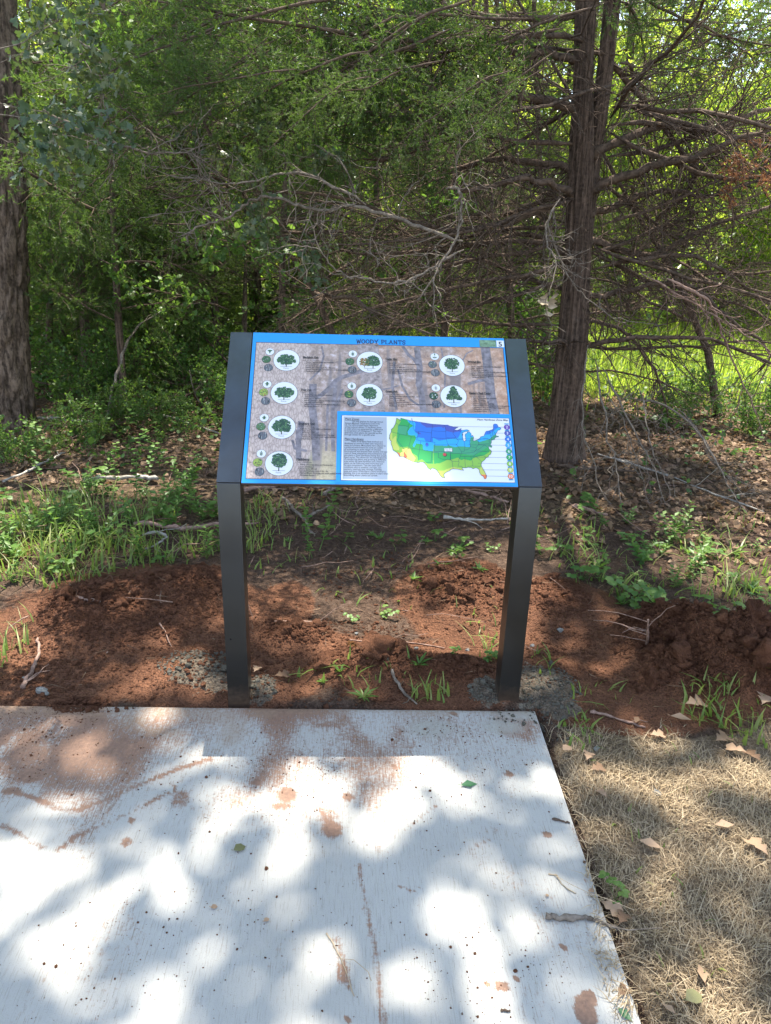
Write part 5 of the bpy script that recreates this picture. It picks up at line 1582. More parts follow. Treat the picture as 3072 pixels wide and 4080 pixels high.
# ------------------------------------------------------------------ dead limbs hanging across the middle
def limb(name, label, pts, ys, r0, mat, ntw, seed, cat='branch', tw=.3, r1=None, parent=None, down=.1, drop=False):
    r = np.random.default_rng(seed)
    ys = np.interp(np.linspace(0, 1, len(pts)), np.linspace(0, 1, len(ys)), ys)
    P = np.array([D(px, py, y_) for (px, py), y_ in zip(pts, ys)])
    o = P[0].copy()
    t2 = np.linspace(0, 1, len(P) * 4)
    Q = np.stack([np.interp(t2, np.linspace(0, 1, len(P)), P[:, k]) for k in range(3)], 1)
    Q[1:-1] = (Q[:-2] + 2 * Q[1:-1] + Q[2:]) / 4
    Q += r.normal(size=Q.shape) * .004
    Q -= o
    mb = MB()
    r0 *= .8
    mb.tube(Q, np.linspace(r0, (r1 or r0 * .4) * .8, len(Q)) * np.clip(.3 + .25 * np.arange(len(Q)), 0, 1), 7)
    T = np.gradient(Q, axis=0)
    T /= np.linalg.norm(T, axis=1)[:, None] + 1e-9
    for k in range(ntw):
        a_ = r.integers(1, len(Q))
        d = side_dir(r, T[a_], R(r.uniform(30, 75)))
        d[1] *= .5
        W = wander(r, Q[a_], d, r.uniform(.3, 1.2) * tw, 6, .75, down)
        mb.tube(W, np.linspace(r0 * .32, .0013, len(W)), 4, 0, False)
        for q in range(3):
            b_ = r.integers(1, 6)
            W2 = wander(r, W[b_], side_dir(r, (W[b_] - W[b_ - 1]) / (np.linalg.norm(W[b_] - W[b_ - 1]) + 1e-9), R(r.uniform(30, 70))), r.uniform(.15, .6) * tw, 4, .7, down)
            mb.tube(W2, np.linspace(.0028, .001, len(W2)), 3, 0, False)
    ob_ = mb.build(name, [M[mat]], None)
    ob_.location = o
    return tag(ob_, label, cat)


limb('dead_limb', 'thick grey dead limb hooking down in front of the twin cedar', [(965, 408), (985, 402), (998, 425), (996, 480), (985, 520), (958, 560), (932, 605), (905, 650)], [1.75, 1.7, 1.6], .012, 'grey_limb', 12, 501, tw=.35, r1=.004)
limb('dead_limb', 'long grey dead limb forking above the left half of the sign', [(1000, 520), (930, 500), (870, 475), (790, 450), (750, 440), (700, 458), (640, 440), (590, 425), (545, 428), (520, 453), (470, 480), (425, 488), (400, 515)], [1.9, 1.7], .014, 'grey_limb', 20, 502, tw=.35, r1=.005)
limb('dead_limb', 'upper arching grey limb with many bare forks left of centre', [(790, 440), (740, 412), (680, 380), (640, 372), (600, 376), (545, 392), (480, 396), (435, 384), (425, 350)], [1.8, 1.6], .011, 'grey_limb', 20, 503, tw=.3, r1=.003)
limb('dead_limb', 'thin grey limb reaching right from the oak leaves', [(95, 240), (150, 270), (200, 295), (260, 310), (330, 335), (400, 330), (450, 312)], [1.2, 1.7], .011, 'grey_limb', 12, 504, tw=.3)
limb('dead_limb', 'pale twiggy limb low in the middle over the panel top', [(1000, 540), (960, 560), (905, 600), (850, 612), (790, 605), (750, 600), (715, 575), (690, 535), (640, 530)], [1.7, 1.5], .009, 'grey_limb', 16, 505, tw=.28)
limb('dead_limb', 'lichen grey limb drooping left of the cedar with curled dead leaves', [(1210, 430), (1180, 480), (1180, 530), (1205, 560), (1195, 600), (1187, 640)], [2.3, 2.0], .009, 'grey_limb', 12, 506, tw=.25)
limb('dead_limb', 'brown vine like stem hanging down left of centre', [(425, 150), (440, 260), (480, 330), (520, 390), (560, 430)], [2.2, 2.0], .012, 'twig', 8, 507, tw=.3)
limb('dead_limb', 'grey limb with the green leaves at the upper left', [(130, 70), (190, 100), (215, 140), (218, 200), (222, 290)], [1.2, 1.4], .007, 'grey_limb', 10, 508, tw=.2)
limb('dead_limb', 'grey twiggy limb in front of the twin trunks', [(1180, 480), (1200, 540), (1230, 600), (1260, 640), (1330, 690), (1400, 700)], [2.3, 2.4], .008, 'grey_limb', 12, 509, tw=.25)
limb('dead_limb', 'long dead limb sweeping down at the right edge', [(1440, 600), (1500, 630), (1535, 650), (1560, 715), (1590, 800), (1640, 900)], [2.2, 2.6], .015, 'red_stick', 14, 510, tw=.35)
limb('dead_limb', 'straight dead limb sloping down to the right edge', [(1385, 590), (1470, 640), (1560, 690), (1680, 770)], [2.4, 2.3], .011, 'red_stick', 10, 511, tw=.35)
HANG = [([(1270, 745), (1265, 810), (1255, 850), (1262, 900), (1258, 940), (1285, 1000), (1290, 1050), (1320, 1090)], [2.75, 2.1], 'pale dead limb hanging closest to the twin trunks', .009),
        ([(1285, 770), (1298, 860), (1312, 900), (1310, 950), (1330, 985), (1335, 1050), (1345, 1100)], [2.7, 2.0], 'second pale dead limb hanging right of the twin trunks', .010),
        ([(1300, 790), (1340, 870), (1380, 950), (1410, 1000), (1440, 1090)], [2.7, 2.1], 'dead limb leaning from the cedar across the brush heap', .010),
        ([(1380, 830), (1395, 890), (1400, 950), (1430, 1020), (1450, 1070)], [2.6, 2.1], 'bare limb dropping into the leaf litter right of the twin trunks', .008),
        ([(1360, 860), (1430, 870), (1510, 930), (1560, 1020), (1590, 1080), (1620, 1115)], [2.8, 2.0], 'long arching dead limb touching the litter at the right', .011),
        ([(1450, 870), (1510, 930), (1560, 1020), (1600, 1060), (1640, 1110)], [2.9, 2.1], 'thin dead limb beside the long arching one', .007),
        ([(1310, 850), (1345, 900), (1365, 960), (1390, 1040)], [2.75, 2.2], 'short dead limb between the pale hanging ones', .007)]
for k, (pts, ys, lb, r0) in enumerate(HANG):
    limb('hanging_limb', lb, pts, ys, r0, 'grey_limb', 9, 520 + k, tw=.3, down=.3)
# curled dead leaves caught on the drooping limb
for k, (px, py) in enumerate([(1188, 618), (1193, 640), (1183, 632), (1190, 655)]):
    mb = MB()
    V = OAKL * np.array([.055, .07, 1]) * 1.3
    V[:, 2] = (np.abs(V[:, 1]) * .9) + .012 * np.sin(V[:, 0] * 60)
    mb.add(V, OAKLF)
    o = mb.build('dead_leaf', [M['straw']])
    o.location = D(px, py, 2.05)
    o.rotation_euler = (k * 1.3, 1.3, k * 2.2)
    tag(o, 'curled pale dead leaf caught on the drooping limb', 'leaf', 'dead leaves caught on the limb')

# ------------------------------------------------------------------ sticks and logs on the ground
def stick(name, label, pts, r0, mat, seed, lift=.012, ntw=0, cat='stick', r1=None, heights=None):
    r = np.random.default_rng(seed)
    g = np.array([G(*p) for p in pts])
    P = []
    for k, p in enumerate(g):
        h_ = (heights[k] if heights else 0)
        if h_:
            p = G(*pts[k], h_)
            P.append([p[0], p[1], h_])
        else:
            gz = .001 if on_slab(np.array([p[0]]), np.array([p[1]]))[0] else hz(p[0], p[1])
            P.append([p[0], p[1], gz + r0 * .6 + (0 if gz == .001 else lift * .3) + (.022 if p[1] > 1.15 else 0)])
    P = np.array(P)
    o = P[0].copy()
    t2 = np.linspace(0, 1, len(P) * 4)
    Q = np.stack([np.interp(t2, np.linspace(0, 1, len(P)), P[:, k]) for k in range(3)], 1) - o
    Q[1:-1] = (Q[:-2] + 2 * Q[1:-1] + Q[2:]) / 4
    Q += r.normal(size=Q.shape) * r0 * .25
    mb = MB()
    rad = np.linspace(r0, r1 or r0 * .55, len(Q)) * (1 + .2 * r.normal(size=len(Q)))
    mb.tube(Q, np.clip(rad, r0 * .3, None), 7)
    T = np.gradient(Q, axis=0)
    T /= np.linalg.norm(T, axis=1)[:, None] + 1e-9
    for k in range(ntw):
        a_ = r.integers(1, len(Q) - 1)
        d = side_dir(r, T[a_], R(r.uniform(30, 60)))
        d[2] = abs(d[2]) * .4
        W = wander(r, Q[a_], d, r.uniform(.08, .3), 4, .5, .1)
        mb.tube(W, np.linspace(r0 * .4, .001, len(W)), 4, 0, False)
    ob_ = mb.build(name, [M[mat]])
    ob_.location = o
    return tag(ob_, label, cat)


STICKS = [
    ('fallen_branch', 'long pale branch lying under the shrubs at the left', [(40, 912), (110, 908), (180, 915), (230, 922), (270, 912), (310, 897), (350, 900), (420, 925), (475, 940)], .013, 'pale_wood', 2),
    ('fallen_log', 'short white weathered log in the litter left of the sign', [(182, 1043), (240, 1038), (300, 1036), (340, 1043)], .016, 'pale_wood', 0),
    ('fallen_branch', 'straight brown stick lying behind the left leg', [(290, 1142), (350, 1150), (410, 1153), (470, 1144), (560, 1140)], .013, 'red_stick', 1),
    ('fallen_branch', 'forked pale stick in the weeds left of the sign', [(310, 1168), (340, 1162), (365, 1172), (345, 1185), (315, 1197)], .007, 'pale_wood', 3),
    ('fallen_branch', 'forked grey stick at the left end below the panel', [(612, 1085), (640, 1118), (660, 1135), (672, 1165)], .009, 'grey_limb', 3),
    ('fallen_branch', 'short grey stick crossing the fork below the panel', [(662, 1130), (690, 1113), (720, 1095)], .008, 'grey_limb', 1),
    ('fallen_branch', 'pale stick lying below the right half of the panel', [(958, 1128), (1000, 1132), (1060, 1133), (1100, 1131)], .008, 'pale_wood', 1),
    ('fallen_branch', 'long brown branch along the litter behind the panel gap', [(528, 1070), (600, 1060), (650, 1057), (700, 1062), (760, 1055)], .013, 'red_stick', 2),
    ('fallen_branch', 'slanting grey branch under the left half of the panel', [(700, 1075), (740, 1055), (780, 1040)], .011, 'grey_limb', 1),
    ('fallen_branch', 'brown branch slanting down below the right end of the panel', [(960, 1050), (1010, 1065), (1060, 1080), (1098, 1092)], .011, 'red_stick', 2),
    ('fallen_branch', 'thin reddish stick across the bare soil in the middle', [(755, 1382), (820, 1386), (880, 1384), (960, 1398)], .004, 'red_stick', 1),
    ('fallen_branch', 'slender pale stick slanting down to the slab edge', [(832, 1435), (848, 1465), (870, 1492), (900, 1520)], .006, 'grey_limb', 1),
    ('fallen_branch', 'thin stick lying on the red clods beside the left leg', [(592, 1352), (640, 1348), (700, 1346)], .005, 'red_stick', 1),
    ('fallen_branch', 'short stick poking from the left soil mound', [(170, 1330), (195, 1334), (222, 1336)], .010, 'red_stick', 0),
    ('fallen_branch', 'bent dry stick in the dead grass at the left edge', [(50, 1480), (72, 1440), (86, 1410), (84, 1390)], .007, 'red_stick', 2),
    ('fallen_branch', 'dark bark strip in the litter right of the sign', [(1205, 1010), (1250, 1022), (1310, 1018), (1370, 1025)], .012, 'twig', 1),
    ('fallen_branch', 'pinkish stick at the edge of the weeds right of the sign', [(1235, 1100), (1270, 1110), (1310, 1124)], .012, 'red_stick', 0),
    ('fallen_branch', 'long thin pale branch crossing the litter at the right', [(1290, 985), (1350, 1000), (1450, 1030), (1550, 1075), (1650, 1110)], .007, 'pale_wood', 4),
    ('fallen_branch', 'upright grey stick leaning over the right soil mound', [(1575, 1395), (1600, 1355), (1630, 1300)], .007, 'grey_limb', 2),
    ('fallen_branch', 'pale stick among the weeds above the right soil mound', [(1440, 1370), (1500, 1355), (1545, 1362)], .008, 'grey_limb', 1),
    ('fallen_branch', 'short pale stick end in the weeds right of the sign', [(1440, 1372), (1465, 1358), (1490, 1345)], .011, 'pale_wood', 0),
    ('fallen_branch', 'thin twig pair lying in the right mound', [(1380, 1395), (1395, 1425), (1405, 1450)], .005, 'red_stick', 1),
    ('fallen_branch', 'twig lying along the slab corner in the damp soil', [(1275, 1540), (1310, 1545), (1360, 1560), (1395, 1568)], .005, 'red_stick', 1),
    ('fallen_branch', 'thick broken twig resting on the right edge of the slab', [(1178, 1984), (1215, 1988), (1260, 1985), (1290, 1992), (1340, 2004)], .007, 'grey_limb', 1),
    ('fallen_branch', 'short dark twig over the slab edge above the green leaf', [(1193, 1771), (1215, 1776), (1232, 1781)], .0035, 'twig', 0),
    ('fallen_branch', 'curled dry stalk on the slab near its right edge', [(1185, 1890), (1203, 1892), (1212, 1910), (1225, 1922), (1245, 1932)], .002, 'straw', 1),
    ('fallen_branch', 'thin stalk in the mud streak near the bottom of the slab', [(705, 2018), (720, 2040), (735, 2070), (748, 2100), (765, 2155)], .0016, 'straw', 1),
    ('fallen_branch', 'little dark twig lying flat on the slab at the lower right', [(1082, 2185), (1102, 2186)], .003, 'twig', 0),
    ('fallen_branch', 'grey stick along the leaf litter at the far left', [(10, 1045), (60, 1025), (110, 1000), (140, 985)], .009, 'pale_wood', 2),
    ('fallen_branch', 'dry forked branch in the litter near the slim cedar', [(380, 870), (420, 850), (450, 835), (478, 826), (510, 842)], .009, 'grey_limb', 3),
]
for k, (nm, lb, pts, r0, mat, ntw) in enumerate(STICKS):
    stick(nm, lb, pts, r0 * 1.2, mat, 600 + k, ntw=ntw)
stick('bent_sapling', 'bare bent sapling arching over the litter left of the sign', [(232, 930), (236, 880), (250, 810), (270, 750), (300, 700), (360, 665), (430, 655)], .016, 'grey_limb', 640, ntw=5, cat='sapling', heights=[0, .14, .38, .56, .7, .8, .82], r1=.006)
stick('dry_sapling', 'thin upright bare stem beside the left arm of the sign', [(470, 900), (440, 880), (425, 860), (415, 830), (410, 800)], .007, 'grey_limb', 641, ntw=3, cat='sapling', heights=[0, .08, .16, .3, .42], r1=.003)
stick('snag', 'rusty upright root snag standing in the right soil mound', [(1398, 1395), (1400, 1370), (1400, 1340)], .006, 'red_stick', 642, ntw=4, cat='root', heights=[.06, .14, .23], r1=.004)

# ------------------------------------------------------------------ leaf litter, grass and dry turf (nobody could count these)
rs = np.random.default_rng(71)


N_ = 23000
x = rs.uniform(-4.2, 4.2, N_)
y = 1.05 + 4.6 * rs.uniform(0, 1, N_) ** 1.25
den = sstep(1.5, 2.5, y + .8 * (fbm(x * 1.6, y * 1.6, seed=72) - .5) + .45 * sstep(.7, 1.1, x) - .25 * sstep(-.6, -1.0, x)) * np.where(x < -.7, .62, 1) * (.45 + .9 * fbm(x * 3, y * 3, seed=73))
k_ = rs.uniform(size=N_) < den
x, y = x[k_], y[k_]
z = hgt(x, y) + rs.uniform(.004, .03, len(x))
d = rand_dirs(len(x), rs, .28)
mb = MB()
half = len(x) // 2
sz = rs.uniform(.022, .068, len(x))
V1 = OAKL * np.array([1, .95, 1]) + np.array([0, 0, 0])
V1[:, 2] += .30 * V1[:, 1] ** 2 * 2 - .18 * (V1[:, 0] - .5) ** 2
V2 = ROUND.copy()
V2[:, 2] += .55 * V2[:, 1] ** 2 * 2
P = np.stack([x, y, z], 1)
mb.scatter(V1, OAKLF, P[:half], rot_batch(d[:half], rs.normal(size=half) * .5 + math.pi * (rs.uniform(size=half) < .4)), sz[:half])
mb.scatter(V2, ROUNDF, P[half:], rot_batch(d[half:], rs.normal(size=len(x) - half) * .5), sz[half:] * .8)
tag(mb.build('leaf_litter', [M['litter']]), kind='stuff')
# sparse crumbs of leaf and needle on the bare soil
N_ = 5200
x, y = rs.uniform(-2.6, 2.8, N_), rs.uniform(-.02, 2.4, N_)
k_ = rs.uniform(size=N_) < (.25 + .75 * sstep(.4, 1.6, y))
x, y = x[k_], y[k_]
k_ = ~on_slab(x, y, .01)
x, y = x[k_], y[k_]
mb = MB()
P = np.stack([x, y, hgt(x, y) + .004], 1)
mb.scatter(BLADE, [(0, 1, 2)], P, rot_batch(rand_dirs(len(x), rs, .15), rs.uniform(0, 6.3, len(x))), np.stack([rs.uniform(.02, .09, len(x)), rs.uniform(.002, .006, len(x)), np.ones(len(x))], 1))
tag(mb.build('needle_litter', [M['litter']]), kind='stuff')


N_ = 750
x, y = rs.uniform(-3.2, 3.4, N_), .25 + 4.2 * rs.uniform(0, 1, N_)
k_ = rs.uniform(size=N_) < (.18 + .8 * sstep(.8, 1.7, y))
mb = MB()
for a_, b_ in zip(x[k_], y[k_]):
    if on_slab(np.array([a_]), np.array([b_]), .02)[0]:
        continue
    t_ = rs.uniform(0, 6.28)
    W = wander(rs, (a_, b_, hz(a_, b_) + rs.uniform(.006, .03)), (math.cos(t_), math.sin(t_), rs.uniform(-.05, .12)), rs.uniform(.06, .34), 4, .35)
    mb.tube(W, np.linspace(1, .4, 5) * rs.uniform(.0014, .0042), 4)
tag(mb.build('twig_litter', [M['red_stick']]), kind='stuff')


def blades(mb, x, y, h, w, lean, r, mat=0, zoff=0.0, segs=3, comb=None):
    """curved grass blades, each a tapering ribbon"""
    n_ = len(x)
    z = np.where(on_slab(x, y), .001, hgt(x, y)) + zoff
    az = r.uniform(0, 2 * math.pi, n_)
    if comb is not None:
        az = comb + r.normal(size=n_) * 1.5
    ln = np.abs(r.normal(size=n_)) * lean + .15 * lean
    dx, dy = np.cos(az), np.sin(az)
    px_, py_ = -dy, dx
    rows = []
    for t in np.linspace(0, 1, segs + 1):
        hor = ln * t ** 1.7
        zz = h * (t - .35 * np.clip(ln, 0, 1.6) * t ** 2.2 * .8)
        cx_, cy_, cz_ = x + dx * hor * h, y + dy * hor * h, z + zz
        ww = w * (1 - t ** 1.6) * .5
        rows.append(np.stack([np.stack([cx_ - px_ * ww, cy_ - py_ * ww, cz_], 1), np.stack([cx_ + px_ * ww, cy_ + py_ * ww, cz_], 1)], 1))
    V = np.stack(rows, 1).reshape(n_, -1, 3)
    k = V.shape[1]
    F = np.array([(2 * j, 2 * j + 1, 2 * j + 3, 2 * j + 2) for j in range(segs)])
    mb.add(V.reshape(-1, 3), (F[None] + (np.arange(n_) * k)[:, None, None]).reshape(-1, 4), mat)


# green weeds and grass on the soil, thick at the left
def gpatch(px, py, rx, ry, n_, r):
    c_, a_, b_ = G(px, py), G(px + rx, py), G(px, py - ry)
    q = np.sqrt(r.uniform(size=n_))
    th = r.uniform(0, 6.283, n_)
    return c_[0] + q * np.cos(th) * np.linalg.norm((a_ - c_)[:2]), c_[1] + q * np.sin(th) * np.linalg.norm((b_ - c_)[:2])


mb = MB()
PATCH = [(90, 1170, 150, 70, 620, .16), (230, 1130, 150, 60, 520, .17), (180, 1210, 170, 40, 420, .13), (330, 1190, 110, 40, 220, .12), (60, 1110, 110, 40, 320, .16), (420, 1180, 60, 40, 70, .10), (100, 1255, 120, 20, 130, .10),
         (560, 1130, 40, 60, 150, .12), (600, 1170, 90, 60, 60, .08), (700, 1110, 90, 40, 60, .09), (820, 1250, 120, 70, 50, .06), (770, 1460, 160, 30, 60, .06), (930, 1500, 50, 22, 60, .08), (1065, 1400, 40, 30, 40, .08), (1040, 1330, 60, 60, 20, .06),
         (1230, 1160, 80, 50, 110, .09), (1330, 1230, 120, 50, 130, .09), (1470, 1270, 130, 40, 130, .09), (1590, 1210, 110, 60, 200, .10), (1630, 1290, 60, 50, 150, .12), (1250, 1220, 60, 40, 60, .08), (1620, 1570, 70, 40, 60, .085),
         (1530, 1540, 60, 30, 60, .09), (1290, 1500, 80, 30, 30, .07), (1180, 1440, 30, 40, 25, .08), (30, 1400, 40, 50, 60, .09), (1250, 1580, 40, 40, 60, .05), (1450, 1700, 180, 140, 40, .035), (1420, 1950, 180, 160, 40, .035), (1120, 1110, 60, 30, 60, .08), (1560, 1130, 120, 30, 90, .08)]
for px, py, rx, ry, n_, h_ in PATCH:
    x, y = gpatch(px, py, rx, ry, int(n_ * (.45 if px < 460 and py < 1260 else .5 if py > 1380 and px < 1500 else .5 if px > 1150 and py < 1380 else .8)), rs)
    k_ = ~on_slab(x, y, .015)
    x, y = x[k_], y[k_]
    blades(mb, x, y, h_ * rs.uniform(.4, 1.25, len(x)), rs.uniform(.004, .014, len(x)) * rs.uniform(.7, 1.2, len(x)), .8, rs)
tag(mb.build('grass', [M['grass']]), kind='stuff')
# tall sunlit grass of the clearing
mb = MB()
x = rs.uniform(-1.0, 9.5, 34000)
y = rs.uniform(4.2, 13.0, 34000)
k_ = rs.uniform(size=len(x)) < sstep(4.5, 5.8, y + .4 * (x - 2) * (x < 2)) * (.35 + fbm(x * .9, y * .9, seed=74))
x, y = x[k_], y[k_]
blades(mb, x, y, rs.uniform(.12, .42, len(x)), rs.uniform(.007, .016, len(x)), .6, rs)
tag(mb.build('clearing_grass', [M['meadow']]), kind='stuff')
# low green ground cover under the trees
mb = MB()
N_ = 9000
x, y = rs.uniform(-6.5, 4.5, N_), rs.uniform(2.3, 8.5, N_)
k_ = rs.uniform(size=N_) < (.12 + 1.1 * sstep(.52, .7, fbm(x * 1.1, y * 1.1, seed=75)) + .35 * (y > 4.6)) * np.where(x < -.6, .85, .5)
x, y = x[k_], y[k_]
P = np.stack([x, y, hgt(x, y) + rs.uniform(.03, .28, len(x)) * rs.uniform(.2, 1, len(x))], 1)
for q in range(4):
    mb.scatter(ROUND, ROUNDF, P + rs.normal(size=P.shape) * .045, rot_batch(rand_dirs(len(x), rs, .4), rs.normal(size=len(x)) * .5), rs.uniform(.03, .06, len(x)))
tag(mb.build('ground_cover', [M['shrub_leaf']]), kind='stuff')
# dry tan turf right of the slab
N_ = 76000
v_ = -.02 + 1.9 * rs.uniform(size=N_)
creep = .075 * sstep(.5, 1.2, v_) + .03 * np.clip(fbm(v_ * 6, v_ * 0, seed=79) - .45, 0, 1)
u_ = rs.uniform(.008, 1.75, N_) - creep
x = CORNER[0] + u_ * SD[0] + v_ * SN[0]
y = CORNER[1] + u_ * SD[1] + v_ * SN[1]
cl = fbm(x * 5, y * 5, seed=76)
thin = np.maximum.reduce([ell(x, y, 1380, 1548, 150, 30), ell(x, y, 1330, 1812, 40, 14, .6) * .8, ell(x, y, 1400, 1832, 40, 16, .6) * .8, ell(x, y, 1270, 2010, 30, 40) * .5, ell(x, y, 1200, 1600, 30, 60) * .9])
k_ = rs.uniform(size=N_) < sstep(.04, .16, v_ + .12 * (cl - .5) - .03 * u_) * sstep(.34, .56, cl + .20 * sstep(.1, .5, v_)) * (1 - .92 * thin) * np.where(u_ < .05, .55, 1)
x, y = x[k_], y[k_]
mb = MB()
blades(mb, x, y, rs.uniform(.008, .034, len(x)) * (.45 + 1.2 * fbm(x * 8, y * 8, seed=77)), rs.uniform(.0014, .0036, len(x)), 1.2, rs, segs=2, comb=12 * fbm(x * 3.2, y * 3.2, seed=78, octv=2))
k2 = rs.uniform(size=len(x)) < .16
blades(mb, x[k2], y[k2], rs.uniform(.012, .04, k2.sum()), rs.uniform(.0016, .0034, k2.sum()), .35, rs, segs=2)
tag(mb.build('dry_grass', [M['dry_grass']]), kind='stuff')

# ------------------------------------------------------------------ soil clods, stones
def lump_mesh(name, seed, mat, flat_=.7, rough=.35, sub=3):
    import bmesh
    bm = bmesh.new()
    bmesh.ops.create_icosphere(bm, subdivisions=sub, radius=1.0)
    rl = np.random.default_rng(seed)
    cuts = [(Vector(rand_dirs(1, rl)[0]), rl.uniform(.45, .8)) for _ in range(7)]
    for v_ in bm.verts:
        c_ = v_.co.copy()
        for nrm_, dst_ in cuts:
            q_ = c_.dot(nrm_) - dst_
            if q_ > 0:
                c_ = c_ - nrm_ * q_ * .85
        f = float(fbm(np.array([c_.x * 2.2 + seed]), np.array([c_.y * 2.2]), np.array([c_.z * 2.2]), seed, 4, .65)[0])
        v_.co = c_ * (1 + rough * (f - .5) * 2)
        v_.co.z *= flat_
    me_ = bpy.data.meshes.new(name)
    bm.to_mesh(me_)
    bm.free()
    me_.materials.append(mat)
    return me_


def soil_mat(name, c0, c1):
    mt, n, l, b = new_mat(name)
    v = coords(n, l)
    f = noise(n, l, 4, 8, .7, v)
    l.new(ramp(n, l, f, [(.3, c0), (.7, c1)]), b.inputs['Base Color'])
    b.inputs['Roughness'].default_value = .95
    b.inputs['Specular IOR Level'].default_value = .1
    bump(n, l, noise(n, l, 7, 8, .75, v), 1.0, .25, b)
    return mt


M['red_clod'] = soil_mat('red_clay', (.13, .058, .036), (.27, .125, .072))
M['orange_clod'] = soil_mat('orange_clay', (.20, .085, .03), (.38, .19, .075))
M['grey_clod'] = soil_mat('cement_crumb', (.10, .093, .077), (.33, .315, .265))
M['white_stone'] = soil_mat('white_stone', (.42, .42, .40), (.72, .72, .70))
CLOD = [lump_mesh('clod', 700 + k, M['red_clod'], .72, .75, 4) for k in range(5)]
ORNG = [lump_mesh('clod', 720 + k, M['orange_clod'], .7, .75, 4) for k in range(2)]
GREY = [lump_mesh('crumb', 730 + k, M['grey_clod'], .7, .5, 2) for k in range(3)]
WHIT = [lump_mesh('stone', 740 + k, M['white_stone'], .65, .3, 2) for k in range(3)]


def drop(mesh, name, px, py, rpx, label, cat, group=None, squash=1.0, sink=.35):
    g = G(px, py)
    r_ = np.linalg.norm((G(px + rpx, py) - g)[:2])
    o = link(name, mesh)
    zz = 0.0 if on_slab(np.array([g[0]]), np.array([g[1]]))[0] else hz(g[0], g[1])
    o.location = (g[0], g[1], zz + r_ * sink)
    o.rotation_euler = (random.uniform(-.3, .3), random.uniform(-.3, .3), random.uniform(0, 6.28))
    o.scale = (r_ * random.uniform(.9, 1.25), r_, r_ * squash)
    return tag(o, label, cat, group)


BIG = [(1345, 1348, 26, 'lump of smooth red clay at the top left of the right mound'), (1440, 1350, 30, 'rounded red clod behind the root snag'), (1440, 1410, 34, 'wedge of red clay in the middle of the right mound'), (1505, 1400, 30, 'red clod high on the right mound'),
       (1545, 1470, 34, 'large cut lump of clay low in the right mound'), (1615, 1470, 34, 'broad red clod at the right foot of the mound'), (1480, 1460, 26, 'reddish clod beside the large cut lump'), (1560, 1500, 30, 'flat clod at the bottom of the right mound'),
       (1600, 1400, 24, 'red clod at the upper right of the mound near the picture edge'), (1385, 1368, 20, 'small clod between the snag and the clay lump'), (240, 1320, 34, 'rounded clod with a stick in the left mound'), (310, 1290, 28, 'red clod near the top of the left mound'),
       (385, 1275, 26, 'clod at the right end of the left mound'), (165, 1330, 22, 'small clod at the left end of the left mound'), (640, 1365, 28, 'orange red clod right of the left leg'), (690, 1360, 26, 'bright red clod at the end of the clods by the left leg'), (590, 1350, 22, 'clod touching the left leg'),
       (955, 1250, 20, 'single red clod left of the centre mound'), (1060, 1240, 24, 'clod at the top of the mound left of the right leg'), (1010, 1310, 24, 'clod at the foot of the mound left of the right leg'), (1190, 1255, 26, 'red clod right of the right leg'),
       (850, 1432, 40, 'long flat clay slab lying between the legs'), (1225, 1290, 20, 'clod beside the seedlings right of the right leg'), (800, 1405, 24, 'orange crumbly clod between the legs'), (760, 1400, 18, 'small orange clod between the legs'), (870, 1445, 22, 'clod under the flat clay slab')]
for k, (px, py, r_, lb) in enumerate(BIG):
    drop((ORNG if 'orange crumbly' in lb or 'small orange' in lb else CLOD)[k % (2 if 'orange crumbly' in lb or 'small orange' in lb else 5)], 'clod', px, py, r_ * (.52 if px > 1300 else .62), lb, 'clod', squash=.85, sink=.32)
# crumbs of soil too small to pick apart
def crumbs(name, spots, meshes, mat, size, r, parent_kind='stuff'):
    mb = MB()
    T = []
    for me_ in meshes:
        V = np.zeros(len(me_.vertices) * 3)
        me_.vertices.foreach_get('co', V)
        T.append((V.reshape(-1, 3), np.array([list(p.vertices) for p in me_.polygons])))
    for px, py, rx, ry, n_ in spots:
        x, y = gpatch(px, py, rx, ry, n_, r)
        s_ = size * np.exp(r.normal(size=n_) * (.7 if size > .004 else .5))
        ons = on_slab(x, y, -.004)
        zz = np.where(ons, 0.0, hgt(x, y)) + s_ * .25
        for q in range(len(T)):
            k_ = np.arange(n_) % len(T) == q
            mb.scatter(T[q][0], T[q][1], np.stack([x, y, zz], 1)[k_], rot_batch(rand_dirs(k_.sum(), r, .3), r.uniform(-.4, .4, k_.sum())), s_[k_])
    return tag(mb.build(name, [mat]), kind=parent_kind)


small = [lump_mesh('crumb', 750 + k, M['red_clod'], .8, .5, 1) for k in range(4)]
crumbs('soil_crumbs', [(p[0], p[1], p[2] * 1.1, p[3] * 1.1, int(320 + p[2] * p[3] * .34)) for p in MOUNDS[:13]] + [(280, 1380, 260, 80, 320), (700, 1400, 200, 70, 260), (1300, 1400, 160, 70, 900), (60, 1440, 160, 70, 900), (250, 1440, 220, 80, 1500), (1530, 1450, 140, 75, 1900), (1420, 1420, 90, 50, 700), (700, 1420, 260, 90, 1600), (830, 1280, 260, 90, 1100), (500, 1380, 160, 90, 700), (1150, 1390, 140, 80, 600)], small, M['red_clod'], .0036, rs)
mid = [lump_mesh('crumb', 760 + k, M['red_clod'], .8, 1.0, 3) for k in range(4)]
crumbs('soil_clods', [(285, 1310, 150, 50, 70), (640, 1365, 70, 18, 26), (1010, 1275, 95, 42, 60), (790, 1425, 110, 26, 36), (1540, 1450, 130, 70, 150), (1420, 1400, 80, 45, 60), (1640, 1495, 70, 50, 60), (1450, 1480, 90, 40, 50), (1200, 1290, 60, 30, 24)], mid, M['red_clod'], .0085, rs)
